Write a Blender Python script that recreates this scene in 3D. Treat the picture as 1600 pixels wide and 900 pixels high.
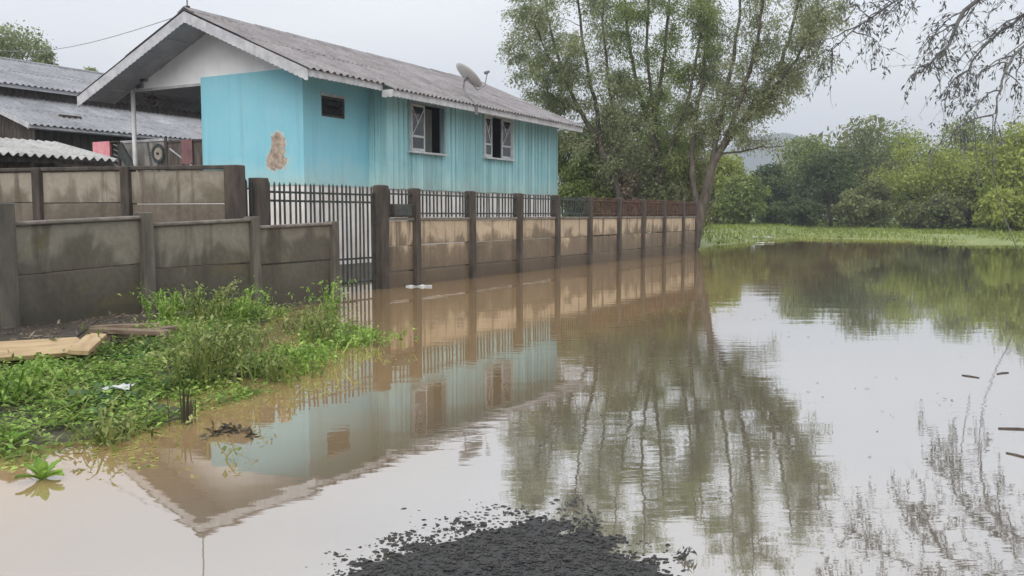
import bpy, math, random
import numpy as np
from mathutils import Vector, Matrix

# ------------------------------------------------------------------ camera, sky, sun, exposure
scene = bpy.context.scene
for o in list(bpy.data.objects):
    bpy.data.objects.remove(o)
FPX, CAM_H = 1400.0, 1.4
PITCH = math.atan(115 / FPX)
cd = bpy.data.cameras.new('camera')
cam = bpy.data.objects.new('camera', cd)
scene.collection.objects.link(cam)
cd.sensor_width = 36.0
cd.lens = 36.0 * FPX / 1600.0
cd.clip_end = 6000
cd.clip_start = 0.05
cam.location = (0, 0, CAM_H)
cam.rotation_euler = (math.pi / 2 - PITCH, 0, 0)
scene.camera = cam

SUN_EL, SUN_AZ = math.radians(30), math.radians(192)      # azimuth clockwise from +Y
world = bpy.data.worlds.new('World')
scene.world = world
world.use_nodes = True
wn, wl = world.node_tree.nodes, world.node_tree.links
wn.clear()
w_out = wn.new('ShaderNodeOutputWorld')
w_bg = wn.new('ShaderNodeBackground')
w_tc = wn.new('ShaderNodeTexCoord')
w_sep = wn.new('ShaderNodeSeparateXYZ')
wl.new(w_tc.outputs['Generated'], w_sep.inputs[0])
w_max = wn.new('ShaderNodeMath'); w_max.operation = 'MAXIMUM'; w_max.inputs[1].default_value = 0.0
wl.new(w_sep.outputs['Z'], w_max.inputs[0])
# overcast sky: luminance grows towards the zenith (CIE standard overcast sky)
w_mul = wn.new('ShaderNodeMath'); w_mul.operation = 'MULTIPLY_ADD'
w_mul.inputs[1].default_value = 2.0 / 3.0; w_mul.inputs[2].default_value = 1.0 / 3.0
wl.new(w_max.outputs[0], w_mul.inputs[0])
w_map = wn.new('ShaderNodeMapping'); w_map.inputs['Scale'].default_value = (1.2, 1.2, 4.0)
wl.new(w_tc.outputs['Generated'], w_map.inputs[0])
w_noise = wn.new('ShaderNodeTexNoise'); w_noise.inputs['Scale'].default_value = 1.6
w_noise.inputs['Detail'].default_value = 5; w_noise.inputs['Roughness'].default_value = 0.5
wl.new(w_map.outputs[0], w_noise.inputs[0])
w_ramp = wn.new('ShaderNodeValToRGB')
w_ramp.color_ramp.elements[0].position = 0.3; w_ramp.color_ramp.elements[0].color = (0.83, 0.87, 0.95, 1)
w_ramp.color_ramp.elements[1].position = 0.7; w_ramp.color_ramp.elements[1].color = (1.02, 1.02, 1.03, 1)
wl.new(w_noise.outputs['Fac'], w_ramp.inputs[0])
w_cl = wn.new('ShaderNodeVectorMath'); w_cl.operation = 'SCALE'
wl.new(w_ramp.outputs['Color'], w_cl.inputs[0])
w_str = wn.new('ShaderNodeMath'); w_str.operation = 'MULTIPLY'; w_str.inputs[1].default_value = 2.5
wl.new(w_mul.outputs[0], w_str.inputs[0]); wl.new(w_str.outputs[0], w_cl.inputs['Scale'])
w_sky = wn.new('ShaderNodeTexSky'); w_sky.sky_type = 'NISHITA'; w_sky.sun_disc = False
w_sky.sun_elevation = SUN_EL; w_sky.sun_rotation = SUN_AZ
w_sky.dust_density = 4.0
w_ss = wn.new('ShaderNodeVectorMath'); w_ss.operation = 'SCALE'; w_ss.inputs['Scale'].default_value = 0.08
wl.new(w_sky.outputs[0], w_ss.inputs[0])
w_mix = wn.new('ShaderNodeMix'); w_mix.data_type = 'RGBA'; w_mix.inputs[0].default_value = 0.88
wl.new(w_ss.outputs[0], w_mix.inputs[6]); wl.new(w_cl.outputs[0], w_mix.inputs[7])
wl.new(w_mix.outputs[2], w_bg.inputs['Color'])
w_bg.inputs['Strength'].default_value = 1.0
wl.new(w_bg.outputs[0], w_out.inputs['Surface'])

sd = bpy.data.lights.new('sun', 'SUN')
sd.energy = 1.3; sd.angle = math.radians(40); sd.color = (1.0, 0.97, 0.92)
sun = bpy.data.objects.new('sun', sd)
scene.collection.objects.link(sun)
sdir = Vector((math.sin(SUN_AZ) * math.cos(SUN_EL), math.cos(SUN_AZ) * math.cos(SUN_EL), math.sin(SUN_EL)))
sun.rotation_euler = sdir.to_track_quat('Z', 'Y').to_euler()

vs = scene.view_settings
vs.view_transform = 'Standard'; vs.look = 'None'; vs.gamma = 1.0; vs.exposure = 0.0
vs.use_curve_mapping = False

# ------------------------------------------------------------------ survey of the place
TH = math.atan(775 * math.cos(PITCH) / FPX)          # heading of the house and of the long wall
U = np.array([math.sin(TH), math.cos(TH), 0.0])
V = np.array([-math.cos(TH), math.sin(TH), 0.0])
ROT = math.pi / 2 - TH
def ray(px, py):
    x = (px - 800) / FPX; y = -(py - 450) / FPX
    c, s = math.cos(PITCH), math.sin(PITCH)
    return np.array([x, c + y * s, -s + y * c])
def at_y(px, py, Y):
    d = ray(px, py); return np.array([0, 0, CAM_H]) + d * (Y / d[1])
def at_z(px, py, z=0.0):
    d = ray(px, py); return np.array([0, 0, CAM_H]) + d * ((z - CAM_H) / d[2])
HOUSE = at_z(480, 105, 4.3); HOUSE[2] = 0.0
FENCE = at_z(648, 445)
FRONT = at_z(520, 470)
rng = np.random.default_rng(7)
random.seed(7)

# ------------------------------------------------------------------ helpers
col = scene.collection
class MB:
    def __init__(self): self.v = []; self.f = []
    def add(self, vs, fs):
        n = len(self.v); self.v += [tuple(p) for p in vs]; self.f += [tuple(i + n for i in q) for q in fs]; return self
    def box(self, x0, x1, y0, y1, z0, z1):
        return self.add([(x0,y0,z0),(x1,y0,z0),(x1,y1,z0),(x0,y1,z0),(x0,y0,z1),(x1,y0,z1),(x1,y1,z1),(x0,y1,z1)],
            [(0,3,2,1),(4,5,6,7),(0,1,5,4),(1,2,6,5),(2,3,7,6),(3,0,4,7)])
    def bar(self, a, b, w, h, up=(0,0,1)):
        a = Vector(a); b = Vector(b); d = (b - a).normalized(); u = Vector(up)
        s = d.cross(u).normalized(); t = s.cross(d).normalized()
        q = []
        for p in (a, b):
            for i, j in ((-1,-1),(1,-1),(1,1),(-1,1)): q.append(p + s*(i*w/2) + t*(j*h/2))
        return self.add(q, [(0,1,2,3),(7,6,5,4),(0,4,5,1),(1,5,6,2),(2,6,7,3),(3,7,4,0)])
    def tube(self, pts, rad, n=6, cap=True):
        pts = [Vector(p) for p in pts]
        if not hasattr(rad, '__len__'): rad = [rad] * len(pts)
        base = len(self.v); prev = None
        for i, p in enumerate(pts):
            d = (pts[min(i+1, len(pts)-1)] - pts[max(i-1, 0)])
            if d.length < 1e-9: d = Vector((0,0,1))
            d.normalize()
            if prev is None:
                a = Vector((1,0,0)) if abs(d.x) < .8 else Vector((0,1,0))
                s = d.cross(a).normalized()
            else:
                s = (prev - d * prev.dot(d)).normalized()
            prev = s; t = d.cross(s)
            for k in range(n):
                an = 2*math.pi*k/n
                self.v.append(tuple(p + (s*math.cos(an) + t*math.sin(an)) * rad[i]))
        for i in range(len(pts)-1):
            for k in range(n):
                a = base + i*n + k; b = base + i*n + (k+1) % n
                self.f.append((a, b, b+n, a+n))
        if cap:
            self.f.append(tuple(base + k for k in range(n-1,-1,-1)))
            self.f.append(tuple(base + (len(pts)-1)*n + k for k in range(n)))
        return self
    def prism(self, poly, axis, a, b):
        """poly of (p,q); extruded along axis ('x': p=y,q=z; 'y': p=x,q=z; 'z': p=x,q=y) from a to b"""
        def P(p, q, t): return {'x': (t,p,q), 'y': (p,t,q), 'z': (p,q,t)}[axis]
        n = len(poly)
        vs = [P(p,q,a) for p,q in poly] + [P(p,q,b) for p,q in poly]
        fs = [tuple(range(n)), tuple(range(2*n-1, n-1, -1))]
        fs += [(i, i+n, (i+1)%n+n, (i+1)%n) for i in range(n)]
        return self.add(vs, fs)
    def mesh(self, name, smooth=False):
        m = bpy.data.meshes.new(name)
        m.from_pydata(self.v, [], self.f)
        import bmesh
        bm = bmesh.new(); bm.from_mesh(m); bmesh.ops.recalc_face_normals(bm, faces=bm.faces); bm.to_mesh(m); bm.free()
        if smooth:
            m.polygons.foreach_set('use_smooth', [True]*len(m.polygons))
        return m
    def build(self, name, mat, parent=None, smooth=False):
        return link(name, self.mesh(name, smooth), mat, parent)
def link(name, me, mat=None, parent=None):
    o = bpy.data.objects.new(name, me); col.objects.link(o)
    if mat and not me.materials: me.materials.append(mat)
    if parent: o.parent = parent
    return o
def tag(o, label=None, cat=None, group=None, kind=None):
    if label: o['label'] = label
    if cat: o['category'] = cat
    if group: o['group'] = group
    if kind: o['kind'] = kind
    return o
def empty(name, loc=(0,0,0), rz=0.0):
    o = bpy.data.objects.new(name, None); col.objects.link(o)
    o.location = tuple(loc); o.rotation_euler = (0,0,rz); o.empty_display_size = .2
    return o
def copy_tree(o, parent=None):
    c = o.copy(); col.objects.link(c); c.parent = parent
    for ch in list(o.children): copy_tree(ch, c)
    return c
def bevel(o, w=.008, seg=1):
    m = o.modifiers.new('bevel', 'BEVEL'); m.width = w; m.segments = seg; m.limit_method = 'ANGLE'; return o

# ------------------------------------------------------------------ materials
def new_mat(name):
    m = bpy.data.materials.new(name); m.use_nodes = True
    nt = m.node_tree; nt.nodes.clear()
    out = nt.nodes.new('ShaderNodeOutputMaterial'); bs = nt.nodes.new('ShaderNodeBsdfPrincipled')
    nt.links.new(bs.outputs[0], out.inputs['Surface'])
    return m, nt, bs, out
def pos(nt, scale=(1,1,1), obj=False):
    if obj:
        g = nt.nodes.new('ShaderNodeTexCoord'); s = g.outputs['Object']
    else:
        g = nt.nodes.new('ShaderNodeNewGeometry'); s = g.outputs['Position']
    mp = nt.nodes.new('ShaderNodeMapping'); mp.inputs['Scale'].default_value = scale
    nt.links.new(s, mp.inputs[0]); return mp.outputs[0]
def noise(nt, vec, scale, detail=5, rough=.6, dist=0.0):
    n = nt.nodes.new('ShaderNodeTexNoise'); n.inputs['Scale'].default_value = scale
    n.inputs['Detail'].default_value = detail; n.inputs['Roughness'].default_value = rough
    n.inputs['Distortion'].default_value = dist
    nt.links.new(vec, n.inputs['Vector']); return n.outputs['Fac']
def ramp(nt, fac, stops):
    r = nt.nodes.new('ShaderNodeValToRGB'); e = r.color_ramp.elements
    while len(e) > len(stops): e.remove(e[-1])
    while len(e) < len(stops): e.new(1.0)
    for i, (p, c) in enumerate(stops):
        e[i].position = p
        e[i].color = (c[0], c[1], c[2], 1) if hasattr(c, '__len__') else (c, c, c, 1)
    nt.links.new(fac, r.inputs[0]); return r.outputs['Color']
def mixc(nt, fac, a, b, mode='MIX'):
    m = nt.nodes.new('ShaderNodeMix'); m.data_type = 'RGBA'; m.blend_type = mode
    for sock, val in ((m.inputs[0], fac), (m.inputs[6], a), (m.inputs[7], b)):
        if hasattr(val, 'is_linked') or isinstance(val, bpy.types.NodeSocket): nt.links.new(val, sock)
        elif hasattr(val, '__len__'): sock.default_value = (val[0], val[1], val[2], 1)
        else: sock.default_value = val
    return m.outputs[2]
def math_n(nt, op, a, b=0.0, c=None, clamp=False):
    m = nt.nodes.new('ShaderNodeMath'); m.operation = op; m.use_clamp = clamp
    for i, val in enumerate((a, b, c)):
        if val is None: continue
        if isinstance(val, bpy.types.NodeSocket): nt.links.new(val, m.inputs[i])
        else: m.inputs[i].default_value = val
    return m.outputs[0]
def bump(nt, bs, h, strength=.3, dist=.02):
    b = nt.nodes.new('ShaderNodeBump'); b.inputs['Strength'].default_value = strength; b.inputs['Distance'].default_value = dist
    nt.links.new(h, b.inputs['Height']); nt.links.new(b.outputs[0], bs.inputs['Normal'])
def simple(name, c1, c2, rough=.7, scale=6, sc=(1,1,1), bmp=.2, spec=.3, rnd=0.0, metal=0.0, obj=False, lo=.35, hi=.65):
    m, nt, bs, out = new_mat(name)
    p = pos(nt, sc, obj)
    n = noise(nt, p, scale)
    c = ramp(nt, n, [(lo, c1), (hi, c2)])
    if rnd:
        oi = nt.nodes.new('ShaderNodeObjectInfo')
        v = math_n(nt, 'MULTIPLY_ADD', oi.outputs['Random'], rnd, 1 - rnd/2)
        hs = nt.nodes.new('ShaderNodeHueSaturation'); nt.links.new(c, hs.inputs['Color']); nt.links.new(v, hs.inputs['Value'])
        c = hs.outputs[0]
    nt.links.new(c, bs.inputs['Base Color'])
    bs.inputs['Roughness'].default_value = rough; bs.inputs['Specular IOR Level'].default_value = spec
    bs.inputs['Metallic'].default_value = metal
    if bmp: bump(nt, bs, noise(nt, p, scale*6, 4), bmp)
    return m
def fibro(name, c1, c2, stain, rnd):
    m, nt, bs, out = new_mat(name)
    p = pos(nt)
    c = ramp(nt, noise(nt, p, 1.5, 6, .65), [(.3, c1), (.7, c2)])
    blot = ramp(nt, noise(nt, p, 3.2, 7, .7, .5), [(.52, 0.0), (.68, .8)])
    c = mixc(nt, blot, c, stain)
    spk = ramp(nt, noise(nt, p, 22, 5, .7), [(.35, .55), (.65, 1.0)])
    c = mixc(nt, .7, c, spk, 'MULTIPLY')
    oi = nt.nodes.new('ShaderNodeObjectInfo')
    v = math_n(nt, 'MULTIPLY_ADD', oi.outputs['Random'], rnd, 1 - rnd/2)
    hs = nt.nodes.new('ShaderNodeHueSaturation'); nt.links.new(c, hs.inputs['Color']); nt.links.new(v, hs.inputs['Value'])
    nt.links.new(hs.outputs[0], bs.inputs['Base Color']); bs.inputs['Roughness'].default_value = .85; bs.inputs['Specular IOR Level'].default_value = .25
    bump(nt, bs, noise(nt, p, 30, 5), .25)
    return m
def concrete(name, light, mid, dark, ztop, span, moss=(.10,.085,.035), streak=5.0):
    """stained precast concrete: pale dry patches under the coping, dark damp stains and runs below"""
    m, nt, bs, out = new_mat(name)
    p = pos(nt); geo = nt.nodes.new('ShaderNodeNewGeometry')
    sep = nt.nodes.new('ShaderNodeSeparateXYZ'); nt.links.new(geo.outputs['Position'], sep.inputs[0])
    oi = nt.nodes.new('ShaderNodeObjectInfo')
    bn = nt.nodes.new('ShaderNodeTexNoise'); bn.noise_dimensions = '4D'
    for k_, v_ in (('Scale', 1.25), ('Detail', 5), ('Roughness', .6), ('Distortion', .5)): bn.inputs[k_].default_value = v_
    nt.links.new(pos(nt, (1.3, 1.3, .8)), bn.inputs['Vector']); nt.links.new(math_n(nt, 'MULTIPLY', oi.outputs['Random'], 40.0), bn.inputs['W'])
    big = bn.outputs['Fac']
    fine = noise(nt, p, 14, 8, .65)
    runs = noise(nt, pos(nt, (streak, streak, .35)), 1.0, 4, .6)
    depth = math_n(nt, 'DIVIDE', math_n(nt, 'SUBTRACT', ztop, sep.outputs['Z']), span)
    st = math_n(nt, 'ADD', depth, math_n(nt, 'MULTIPLY_ADD', big, 1.9, -1.0))
    st = math_n(nt, 'ADD', st, math_n(nt, 'MULTIPLY_ADD', fine, .3, -.15))
    damp = ramp(nt, st, [(.22, 0.0), (.40, 1.0)])
    c = mixc(nt, damp, light, mid)
    deep = ramp(nt, math_n(nt, 'ADD', math_n(nt, 'MULTIPLY', depth, .55), math_n(nt, 'MULTIPLY_ADD', big, 1.0, -.35)), [(.35, 0.0), (.85, 1.0)])
    c = mixc(nt, deep, c, dark)
    rn = ramp(nt, runs, [(.54, 0.0), (.66, .75)])
    c = mixc(nt, rn, c, dark)
    ms = ramp(nt, noise(nt, pos(nt, (.9,.9,1.4)), 1.3, 5, .6, .6), [(.56, 0.0), (.7, .6)])
    c = mixc(nt, ms, c, moss)
    wet = ramp(nt, math_n(nt, 'ADD', math_n(nt, 'MULTIPLY_ADD', sep.outputs['Z'], -2.6, .95), math_n(nt, 'MULTIPLY_ADD', fine, .6, -.3)), [(.1, 0.0), (.35, .6)])
    c = mixc(nt, wet, c, dark)
    hs = nt.nodes.new('ShaderNodeHueSaturation'); nt.links.new(c, hs.inputs['Color']); nt.links.new(math_n(nt, 'MULTIPLY_ADD', oi.outputs['Random'], .3, .85), hs.inputs['Value'])
    c = hs.outputs[0]
    c = mixc(nt, 0.35, c, ramp(nt, fine, [(.3, .25), (.7, .8)]), 'SOFT_LIGHT')
    nt.links.new(c, bs.inputs['Base Color'])
    nt.links.new(ramp(nt, damp, [(0, .9), (1, .62)]), bs.inputs['Roughness'])
    bs.inputs['Specular IOR Level'].default_value = .3
    bump(nt, bs, noise(nt, p, 45, 6, .7), .25, .015)
    return m
def leaf_mat(name, dark, mid, light, trans=.35, bs_=.55):
    m, nt, bs, out = new_mat(name)
    a = nt.nodes.new('ShaderNodeAttribute'); a.attribute_name = 'rnd'
    big = noise(nt, pos(nt), bs_, 3)
    f = math_n(nt, 'ADD', math_n(nt, 'MULTIPLY', a.outputs['Fac'], .8), math_n(nt, 'MULTIPLY_ADD', big, 1.5, -.62), clamp=True)
    c = ramp(nt, f, [(.1, dark), (.5, mid), (.92, light)])
    nt.links.new(c, bs.inputs['Base Color'])
    bs.inputs['Roughness'].default_value = .55; bs.inputs['Specular IOR Level'].default_value = .35
    tr = nt.nodes.new('ShaderNodeBsdfTranslucent'); nt.links.new(c, tr.inputs['Color'])
    mx = nt.nodes.new('ShaderNodeMixShader'); mx.inputs[0].default_value = trans
    nt.links.new(bs.outputs[0], mx.inputs[1]); nt.links.new(tr.outputs[0], mx.inputs[2])
    nt.links.new(mx.outputs[0], out.inputs['Surface'])
    return m

MAT = {}
MAT['conc_main'] = concrete('concrete_main', (.42,.335,.235), (.195,.148,.10), (.088,.064,.042), 1.3, 1.1)
MAT['conc_front'] = concrete('concrete_front', (.185,.17,.135), (.10,.09,.066), (.05,.045,.032), 1.35, 1.1, streak=2.0)
MAT['conc_back'] = concrete('concrete_back', (.27,.24,.19), (.17,.145,.11), (.085,.065,.05), 2.15, 1.0)
MAT['post'] = simple('damp_post', (.04,.032,.026), (.088,.072,.058), .75, 4, (2,2,.5), .3)
MAT['post_front'] = simple('front_post', (.07,.063,.05), (.13,.118,.094), .8, 4, (2,2,.5), .3)
MAT['coping'] = simple('coping', (.11,.095,.08), (.21,.19,.16), .8, 5, (1,1,1), .3)
MAT['iron'] = simple('painted_iron', (.028,.034,.032), (.06,.068,.062), .6, 9, (1,1,1), .1)
MAT['rust_iron'] = simple('rusty_iron', (.055,.03,.022), (.12,.065,.045), .8, 7, (1,1,1), .2)
MAT['white_base'] = simple('whitewashed_plinth', (.62,.58,.54), (.80,.77,.74), .85, 3, (1,1,.6), .15)
MAT['gable_white'] = simple('white_gable_boards', (.74,.74,.75), (.82,.82,.83), .7, 2.5, (1,1,1), .1, rnd=.05)
MAT['trim'] = simple('greyish_white_trim', (.36,.36,.38), (.53,.53,.54), .7, 5, (1,1,1), .1)
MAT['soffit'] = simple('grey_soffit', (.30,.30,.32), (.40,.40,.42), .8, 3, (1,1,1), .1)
MAT['fibro'] = fibro('fibre_cement_sheet', (.20,.185,.186), (.33,.31,.31), (.15,.13,.125), .2)
MAT['fibro_grey'] = fibro('blue_grey_fibre_cement', (.22,.225,.24), (.34,.345,.365), (.15,.145,.145), .2)
MAT['fibro_pale'] = fibro('pale_fibre_cement', (.36,.36,.345), (.48,.475,.455), (.24,.23,.21), .2)
MAT['dark_wood'] = simple('weathered_dark_wood', (.045,.035,.03), (.12,.10,.085), .8, 4, (3,3,.5), .3, rnd=.4)
MAT['glass'] = simple('window_glass', (.02,.024,.028), (.03,.034,.038), .08, 2, (1,1,1), 0, spec=.6)
MAT['room'] = simple('painted_room_shade', (.012,.013,.016), (.02,.02,.024), .9, 2, (1,1,1), 0)  # near-black: darkness of the unlit interior is put into the colour
MAT['win_white'] = simple('window_paint', (.40,.42,.42), (.56,.58,.57), .6, 6, (1,1,1), .1)
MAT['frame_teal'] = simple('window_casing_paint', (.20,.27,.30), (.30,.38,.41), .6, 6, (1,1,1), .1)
MAT['dish'] = simple('dish_grey', (.50,.50,.49), (.60,.60,.58), .5, 3, (1,1,1), 0)
MAT['metal'] = simple('galvanised', (.13,.13,.13), (.22,.22,.22), .5, 8, (1,1,1), .1, metal=.3)
MAT['bark'] = simple('willow_bark', (.055,.045,.036), (.13,.11,.09), .9, 5, (1,1,.4), .5)
MAT['bark_grey'] = simple('grey_bark', (.075,.073,.07), (.15,.147,.14), .9, 5, (1,1,.4), .4)
MAT['pine_board'] = simple('fresh_pine', (.31,.21,.105), (.44,.32,.18), .6, 3, (1,6,6), .15, obj=True)
MAT['old_board'] = simple('grey_brown_board', (.10,.068,.045), (.22,.16,.115), .8, 3, (1,6,6), .3, obj=True, rnd=.4)
MAT['white_post'] = simple('white_paint_post', (.66,.66,.66), (.78,.78,.78), .6, 4, (1,1,1), .1)
MAT['pink'] = simple('pink_cloth', (.66,.25,.28), (.74,.34,.36), .9, 5, (1,1,1), .2)
MAT['plastic_white'] = simple('white_plastic', (.38,.40,.40), (.58,.6,.6), .4, 8, (1,1,1), .1)

def blue_paint(name, a, b, plank):
    m, nt, bs, out = new_mat(name)
    p = pos(nt); geo = nt.nodes.new('ShaderNodeNewGeometry')
    sep = nt.nodes.new('ShaderNodeSeparateXYZ'); nt.links.new(geo.outputs['Position'], sep.inputs[0])
    c = ramp(nt, noise(nt, pos(nt, (1,1,.5)), 1.4, 4), [(.3, a), (.7, b)])
    # chalky faded splash zone near the foot of the wall
    f = math_n(nt, 'ADD', math_n(nt, 'MULTIPLY_ADD', sep.outputs['Z'], -1.1, 2.95), math_n(nt, 'MULTIPLY_ADD', noise(nt, p, 2.2, 5), 1.2, -.6))
    c = mixc(nt, ramp(nt, f, [(.0, 0.0), (.8, .6)]), c, (.50,.66,.60))
    rs = ramp(nt, noise(nt, pos(nt, (6,6,.28)), 1.3, 5, .6), [(.52, 0.0), (.72, .30)])
    c = mixc(nt, rs, c, (.16,.33,.36))
    ch = ramp(nt, noise(nt, pos(nt, (1.5,1.5,1)), 2.6, 7, .7, .4), [(.52, 0.0), (.7, .30)])
    c = mixc(nt, ch, c, (.42,.62,.66))
    gr_ = ramp(nt, math_n(nt, 'ADD', math_n(nt, 'MULTIPLY_ADD', sep.outputs['Z'], -1.6, 3.75), math_n(nt, 'MULTIPLY_ADD', noise(nt, p, 5, 6, .7), 1.4, -.7)), [(.15, 0.0), (.9, .45)])
    c = mixc(nt, gr_, c, (.36,.36,.30))
    if plank:
        oi = nt.nodes.new('ShaderNodeObjectInfo')
        v = math_n(nt, 'MULTIPLY_ADD', oi.outputs['Random'], .34, .80)
        hs = nt.nodes.new('ShaderNodeHueSaturation'); nt.links.new(c, hs.inputs['Color']); nt.links.new(v, hs.inputs['Value'])
        c = hs.outputs[0]
        st = ramp(nt, noise(nt, pos(nt, (9,9,.4)), 1.5, 5), [(.55, 0.0), (.72, .55)])
        c = mixc(nt, st, c, (.12,.24,.26))
    nt.links.new(c, bs.inputs['Base Color'])
    bs.inputs['Roughness'].default_value = .65; bs.inputs['Specular IOR Level'].default_value = .3
    bump(nt, bs, noise(nt, pos(nt, (20,20,2) if plank else (1,1,1)), 2 if plank else 30, 5), .2, .01)
    return m
MAT['blue_wall'] = blue_paint('blue_masonry_paint', (.235,.55,.65), (.27,.59,.69), False)
MAT['blue_plank'] = blue_paint('blue_plank_paint', (.25,.48,.51), (.32,.56,.585), True)
MAT['bare'] = simple('bare_plaster', (.26,.19,.145), (.52,.43,.35), .95, 9, (1,1,1), .5)
MAT['room_wall'] = MAT['room']

LEAF = {
 'willow': leaf_mat('willow_leaf', (.11,.16,.045), (.22,.285,.09), (.38,.43,.18), .5),
 'willow_grey': leaf_mat('grey_willow_leaf', (.15,.18,.09), (.25,.29,.145), (.40,.42,.24), .5),
 'dark': leaf_mat('dark_leaf', (.035,.058,.02), (.07,.105,.035), (.13,.165,.06)),
 'mid': leaf_mat('mid_leaf', (.085,.12,.028), (.165,.215,.055), (.29,.33,.095), .4),
 'lime': leaf_mat('lime_leaf', (.15,.19,.03), (.28,.33,.06), (.42,.45,.12), .45),
 'olive': leaf_mat('olive_leaf', (.08,.10,.035), (.15,.175,.06), (.24,.25,.10)),
 'rusty': leaf_mat('dry_leaf', (0.112, 0.084, 0.063), (0.21, 0.168, 0.119), (0.322, 0.266, 0.196)),
 'grey': leaf_mat('silhouette_leaf', (.06,.065,.06), (.10,.105,.095), (.16,.165,.145), .35),
 'weed': leaf_mat('weed_leaf', (0.093, 0.171, 0.029), (0.198, 0.344, 0.053), (0.397, 0.529, 0.132), .35, bs_=2.2),
 'weed_dark': leaf_mat('dark_weed_leaf', (.03,.075,.02), (.06,.13,.032), (.10,.19,.055), .3, bs_=2.2),
 'grass': leaf_mat('grass_blade', (0.072, 0.102, 0.024), (0.144, 0.192, 0.042), (0.288, 0.312, 0.096), .35, bs_=2.2),
 'straw': leaf_mat('straw_leaf', (.08,.115,.03), (.17,.22,.055), (.34,.36,.14), .35, bs_=2.2),
 'dead': leaf_mat('dead_reed', (0.025, 0.02, 0.014), (0.05, 0.04, 0.025), (0.09, 0.075, 0.04), .2),
}

# ------------------------------------------------------------------ leaf / tree builders
def leaves_mesh(name, P, D, L, Wd, N=None, droop=0.0):
    """diamond leaves with a folded midrib: P base, D direction, L length, Wd width"""
    n = len(P); P = np.asarray(P, float); D = np.asarray(D, float)
    D = D / (np.linalg.norm(D, axis=1, keepdims=True) + 1e-9)
    if N is None: N = rng.normal(size=(n, 3))
    S = np.cross(D, N); S /= (np.linalg.norm(S, axis=1, keepdims=True) + 1e-9)
    up = np.cross(S, D)
    L = np.broadcast_to(L, n)[:, None]; Wd = np.broadcast_to(Wd, n)[:, None]
    mid = P + D * L * .45 + up * Wd * .15
    tip = P + D * L - np.array([0, 0, 1]) * L * droop
    vs = np.empty((n, 4, 3)); vs[:, 0] = P; vs[:, 1] = mid + S * Wd * .5; vs[:, 2] = tip; vs[:, 3] = mid - S * Wd * .5
    me = bpy.data.meshes.new(name)
    me.vertices.add(n * 4); me.vertices.foreach_set('co', vs.reshape(-1))
    me.loops.add(n * 4); me.loops.foreach_set('vertex_index', np.arange(n * 4, dtype=np.int32))
    me.polygons.add(n); me.polygons.foreach_set('loop_start', np.arange(n, dtype=np.int32) * 4)
    at = me.attributes.new('rnd', 'FLOAT', 'POINT')
    at.data.foreach_set('value', np.repeat(rng.random(n), 4).astype(np.float32))
    me.update(calc_edges=True)
    return me
def unit(v): return v / (np.linalg.norm(v) + 1e-9)
def resample(path, step):
    path = np.array(path, float); out = [path[0]]
    for a, b in zip(path[:-1], path[1:]):
        k = max(1, int(np.linalg.norm(b - a) / step))
        for i in range(1, k + 1): out.append(a + (b - a) * i / k)
    return np.array(out)
def smooth_path(p, it=2):
    p = np.array(p, float)
    for _ in range(it):
        q = [p[0]]
        for a, b in zip(p[:-1], p[1:]): q += [a*.75 + b*.25, a*.25 + b*.75]
        q.append(p[-1]); p = np.array(q)
    return p
def branch(start, d, length, droop, wob, n=6):
    pts = [np.array(start, float)]; d = unit(np.array(d, float))
    for i in range(n):
        d = unit(d + rng.normal(size=3) * wob + np.array([0, 0, -droop / n]))
        pts.append(pts[-1] + d * length / n)
    return np.array(pts)
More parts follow.
